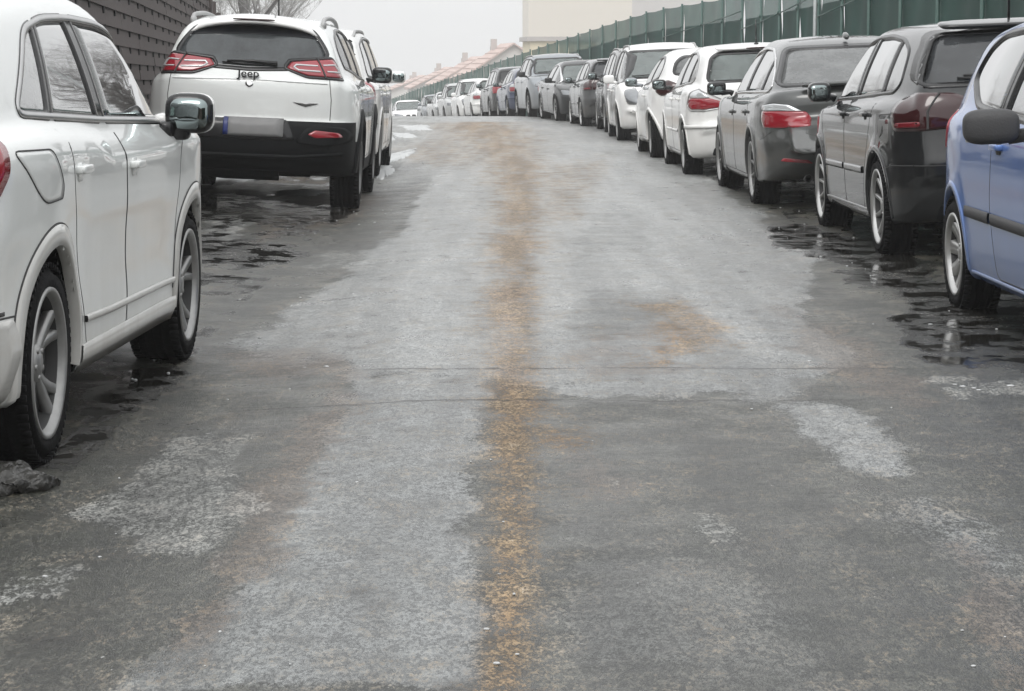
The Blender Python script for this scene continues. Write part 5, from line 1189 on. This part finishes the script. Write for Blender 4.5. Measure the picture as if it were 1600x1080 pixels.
# ---------------------------------------------------------------- houses and blocks in the fog
M['render'] = simple('hazed_render', (.66,.63,.60), .85); M['tile'] = simple('hazed_red_tiles', (.52,.40,.36), .8, bump=(9,.8)); M['brickc'] = simple('hazed_brick', (.45,.41,.39), .9); M['hwin'] = simple('hazed_house_window', (.22,.24,.25), .15)  # house colours paled and greyed to carry the distance haze
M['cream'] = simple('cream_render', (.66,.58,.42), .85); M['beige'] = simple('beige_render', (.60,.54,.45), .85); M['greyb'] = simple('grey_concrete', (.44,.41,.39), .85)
def house(y, dx, w, dep, eave, ridge, wallm, label):
    x = FX+dx+poff(y); g = float(gz(x, y)); root = empty('house', (x, y, g), phead(y)); mb = MB()
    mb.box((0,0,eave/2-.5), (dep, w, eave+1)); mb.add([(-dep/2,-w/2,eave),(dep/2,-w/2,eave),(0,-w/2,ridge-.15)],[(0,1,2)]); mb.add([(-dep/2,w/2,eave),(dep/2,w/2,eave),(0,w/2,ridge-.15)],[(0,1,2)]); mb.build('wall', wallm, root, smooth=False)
    mb = MB(); o = .5
    for sg in (1, -1):
        sl_ = (ridge-eave)/(dep/2); e = (sg*(dep/2+o), eave-o*sl_)
        mb.add([(e[0],-w/2-o,e[1]),(e[0],w/2+o,e[1]),(0,w/2+o,ridge),(0,-w/2-o,ridge),(e[0],-w/2-o,e[1]-.18),(e[0],w/2+o,e[1]-.18),(0,w/2+o,ridge-.18),(0,-w/2-o,ridge-.18)], [(0,1,2,3),(4,7,6,5),(0,4,5,1),(0,3,7,4),(1,5,6,2)])
        for q in range(1, 7):
            t = q/7; xx = e[0]*(1-t); zz = e[1]+(ridge-e[1])*t; mb.box((xx, 0, zz+.03), (.10, w+2*o, .07))
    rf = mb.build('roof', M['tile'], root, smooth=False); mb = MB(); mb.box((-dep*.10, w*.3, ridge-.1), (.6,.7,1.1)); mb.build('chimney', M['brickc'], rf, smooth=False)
    for sy in (-.28, .28):
        for zz in ((eave*.32), (eave*.75)):
            mb = MB(); mb.box((-dep/2-.01, sy*w, zz), (.08, 1.3, 1.3)); mb.build('window', M['hwin'], root, smooth=False)
    for sx in (-.2, .2): mb = MB(); mb.box((sx*dep, -w/2-.01, eave*.7), (1.2, .08, 1.3)); mb.build('window', M['hwin'], root, smooth=False)
    tag(root, label, 'house', 'red roofed houses beyond the green fence')
hs = ['red roofed house beyond the fence nearest the cream building', 'second red roofed house from the cream building in the fog', 'third red roofed house from the cream building in the fog', 'fourth red roofed house from the cream building in the fog',
      'pale red roofed house in the fog, fifth from the cream building', 'pale red roofed house in the fog, sixth from the cream building', 'faint red roofed house in the fog, second from the far end of the row', 'faintest red roofed house at the far end of the row']
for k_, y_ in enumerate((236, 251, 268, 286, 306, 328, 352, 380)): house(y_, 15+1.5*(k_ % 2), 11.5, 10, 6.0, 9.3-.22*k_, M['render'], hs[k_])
def block(x, y, w, d, h, m, rz, label, name='apartment_block'):
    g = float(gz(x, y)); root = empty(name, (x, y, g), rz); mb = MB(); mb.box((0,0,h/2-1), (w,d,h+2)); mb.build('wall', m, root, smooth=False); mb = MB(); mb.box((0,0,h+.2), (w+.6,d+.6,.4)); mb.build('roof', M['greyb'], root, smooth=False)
    tag(root, label, 'building')
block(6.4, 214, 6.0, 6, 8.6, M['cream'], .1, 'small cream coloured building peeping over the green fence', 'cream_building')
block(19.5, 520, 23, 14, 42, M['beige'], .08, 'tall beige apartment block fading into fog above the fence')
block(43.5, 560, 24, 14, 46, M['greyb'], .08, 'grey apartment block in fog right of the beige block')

# behind the viewer: unseen hedges and brick block added to darken reflections, and trees
M['conifer'] = simple('conifer_green', (.020,.032,.018), .9, bump=(8,1.0)); M['brickd'] = simple('brown_brick', (.12,.075,.055), .85)
def hedge(x, y, w, h, d, label):
    root = empty('added_hedge', (x, y, 0)); V, F = [], []; rs = random.Random(int(x*7)); mb = MB()
    for _ in range(4200):
        u = rs.uniform(-w/2, w/2); t = rs.random(); zz = h*t*(1-.12*math.sin(u*2.1)**2); q = Vector((u+rs.uniform(-.3,.3), rs.uniform(-d/2, d/2)*(1-.5*t), zz)); n_ = Vector((rs.uniform(-1,1), rs.uniform(-1,1), rs.uniform(0,1))).normalized()*rs.uniform(.18,.4); s__ = n_.cross(Vector((rs.random(), rs.random(), rs.random()))).normalized()*.13
        V += [q-s__, q+s__, q+n_]; F.append((len(V)-3, len(V)-2, len(V)-1))
    mb.box((0,0,h*.45), (w*.98, d*.5, h*.9)); mb.build('trunk', M['conifer'], root, smooth=False)
    mk('foliage', V, F, M['conifer'], root, smooth=False); tag(root, label, 'hedge', 'hedges added behind the viewer to darken reflections')
hedge(-7.5, -9, 9, 6.5, 2.2, 'unseen conifer hedge added behind the viewer on the left to darken reflections')
hedge(9.5, -11, 11, 6.5, 2.2, 'unseen conifer hedge added behind the viewer on the right to darken reflections')
block(2, -52, 46, 12, 13, M['brickd'], 0, 'unseen brown brick block added behind the viewer to darken reflections')  # unseen, put here to darken car rears and what they mirror
tree(-4.2, -16, 10, 71, 'dark bare tree behind the viewer left of the road', M['bark'], .9); tree(4.6, -20, 10, 75, 'dark bare tree behind the viewer right of the road', M['bark'], .9)

# ---------------------------------------------------------------- parked cars
ROLL = R(2.5)
GR = 'cars parked along the right side of the road'; GL = 'white cars parked along the left side of the road'
def setcar(root, label, cat, X, y, away, group=GR, yaw=None, dz=0, name=None, roll=None):
    if name: root.name = name
    tag(root, label, cat, group); h = phead(y) if yaw is None else yaw; a = math.atan(slope(y))
    root.location = (X, y, float(gz(X, y))+dz); right = group == GR
    ry = -ROLL if (right and away) else ROLL
    if roll is not None: ry = roll; root.location.z -= .9*(ROLL-roll)
    root.rotation_euler = (a if away else -a, ry, h+(0 if away else math.pi)); root.location.z += (-.02 if right else 0)
random.seed(4)
A = q2(); setcar(A, 'nearest white suv on the left, cut by the picture edge, with silver alloy wheels', 'suv', -2.22, 8.5, True, GL, yaw=R(-2.2), roll=R(1.2))
J = cherokee(); setcar(J, 'white suv seen from behind with black lower bumper, roof rails and blurred number plate', 'suv', -2.07, 21.65, True, GL, yaw=R(.4))
B = polo(); setcar(B, 'light blue three door hatchback at the right picture edge with grey mirror and side strip', 'hatchback', 3.17, 10.25, False)
G = golf(); setcar(G, 'dark grey hatchback with smoked tail lights right behind the light blue car', 'hatchback', 3.385, 16.1, True)
E = e60(); setcar(E, 'grey saloon with large red tail light and roof fin, beyond the dark hatchback', 'saloon', 3.24, 21.75, True)
O = astra(); setcar(O, 'white hatchback with clear topped red tail light, parked just beyond the grey saloon', 'hatchback', 3.045, 27.1, True)
S = smallhatch(); setcar(S, 'white rounded three door hatchback between the white hatchback and the white people carrier', 'hatchback', 3.0, 31.9, True)
V = tallcar('mpv'); setcar(V, 'white people carrier facing the camera with a seat visible through its windscreen', 'people carrier', 3.06, 40.4, False)
W = tallcar('estate'); setcar(W, 'dark grey high estate car with roof rails beyond the white people carrier', 'estate car', 3.14, 46.3, True)
def again(src, old, new, *a, **k):
    c = copy_tree(src); repaint(c, M[old], M[new]); setcar(c, *a, **k); return c
again(G, 'dgrey', 'black', 'dark hatchback beyond the dark grey estate, tail lights towards the camera', 'hatchback', 2.80, 51.6, True)
again(E, 'mgrey', 'dgrey', 'dark saloon facing the camera just before the large pale grey suv', 'saloon', 2.38, 57.5, False)
U = tallcar('suv'); setcar(U, 'large pale grey suv facing the camera at the crest of the road', 'suv', 1.85, 63.3, False)
again(O, 'white', 'navy', 'dark blue hatchback just beyond the large pale grey suv at the crest', 'hatchback', 1.27, 69.6, True)
again(W, 'dgrey', 'black', 'dark estate car over the crest with tall roof, just beyond the dark blue hatchback', 'estate car', .78, 75.6, True)
again(O, 'white', 'white', 'white hatchback half hidden by the crest just beyond the dark estate car', 'hatchback', .12, 82, True)
again(V, 'white', 'white', 'small looking white people carrier half hidden by the crest', 'people carrier', -.42, 88.5, False)
again(W, 'dgrey', 'silver', 'silver estate car sunk behind the crest beyond the half hidden white people carrier', 'estate car', -1.05, 94.5, False)
again(E, 'mgrey', 'silver', 'silver saloon sunk behind the crest, second from the far white car', 'saloon', -1.65, 100.8, False)
again(G, 'dgrey', 'sgrey', 'small silver hatchback sunk behind the crest beside the furthest white saloon', 'hatchback', -2.35, 107.5, False)
again(E, 'mgrey', 'white', 'white saloon furthest down the road, only its top showing over the crest', 'saloon', -4.15, 119, False)
again(W, 'dgrey', 'white', 'tall white van like car hidden mostly behind the white suv on the left', 'suv', -2.16, 27.5, True, group=GL, yaw=0)

# ---------------------------------------------------------------- fog
hb = MB(); hb.box((0, 430, 6), (560, 1000, 56)); hz = hb.build('haze', None, smooth=False)
hm = bpy.data.materials.new('fog'); hm.use_nodes = True; n = hm.node_tree.nodes; n.remove(n['Principled BSDF'])
pv = n.new('ShaderNodeVolumePrincipled'); pv.inputs['Color'].default_value = (.93,.93,.93,1); pv.inputs['Density'].default_value = .0011; pv.inputs['Anisotropy'].default_value = 0.0
hm.node_tree.links.new(pv.outputs[0], n['Material Output'].inputs['Volume']); hz.data.materials.append(hm); hz['kind'] = 'stuff'
tag(hz, 'thin pale winter fog hanging over the whole street', 'haze')
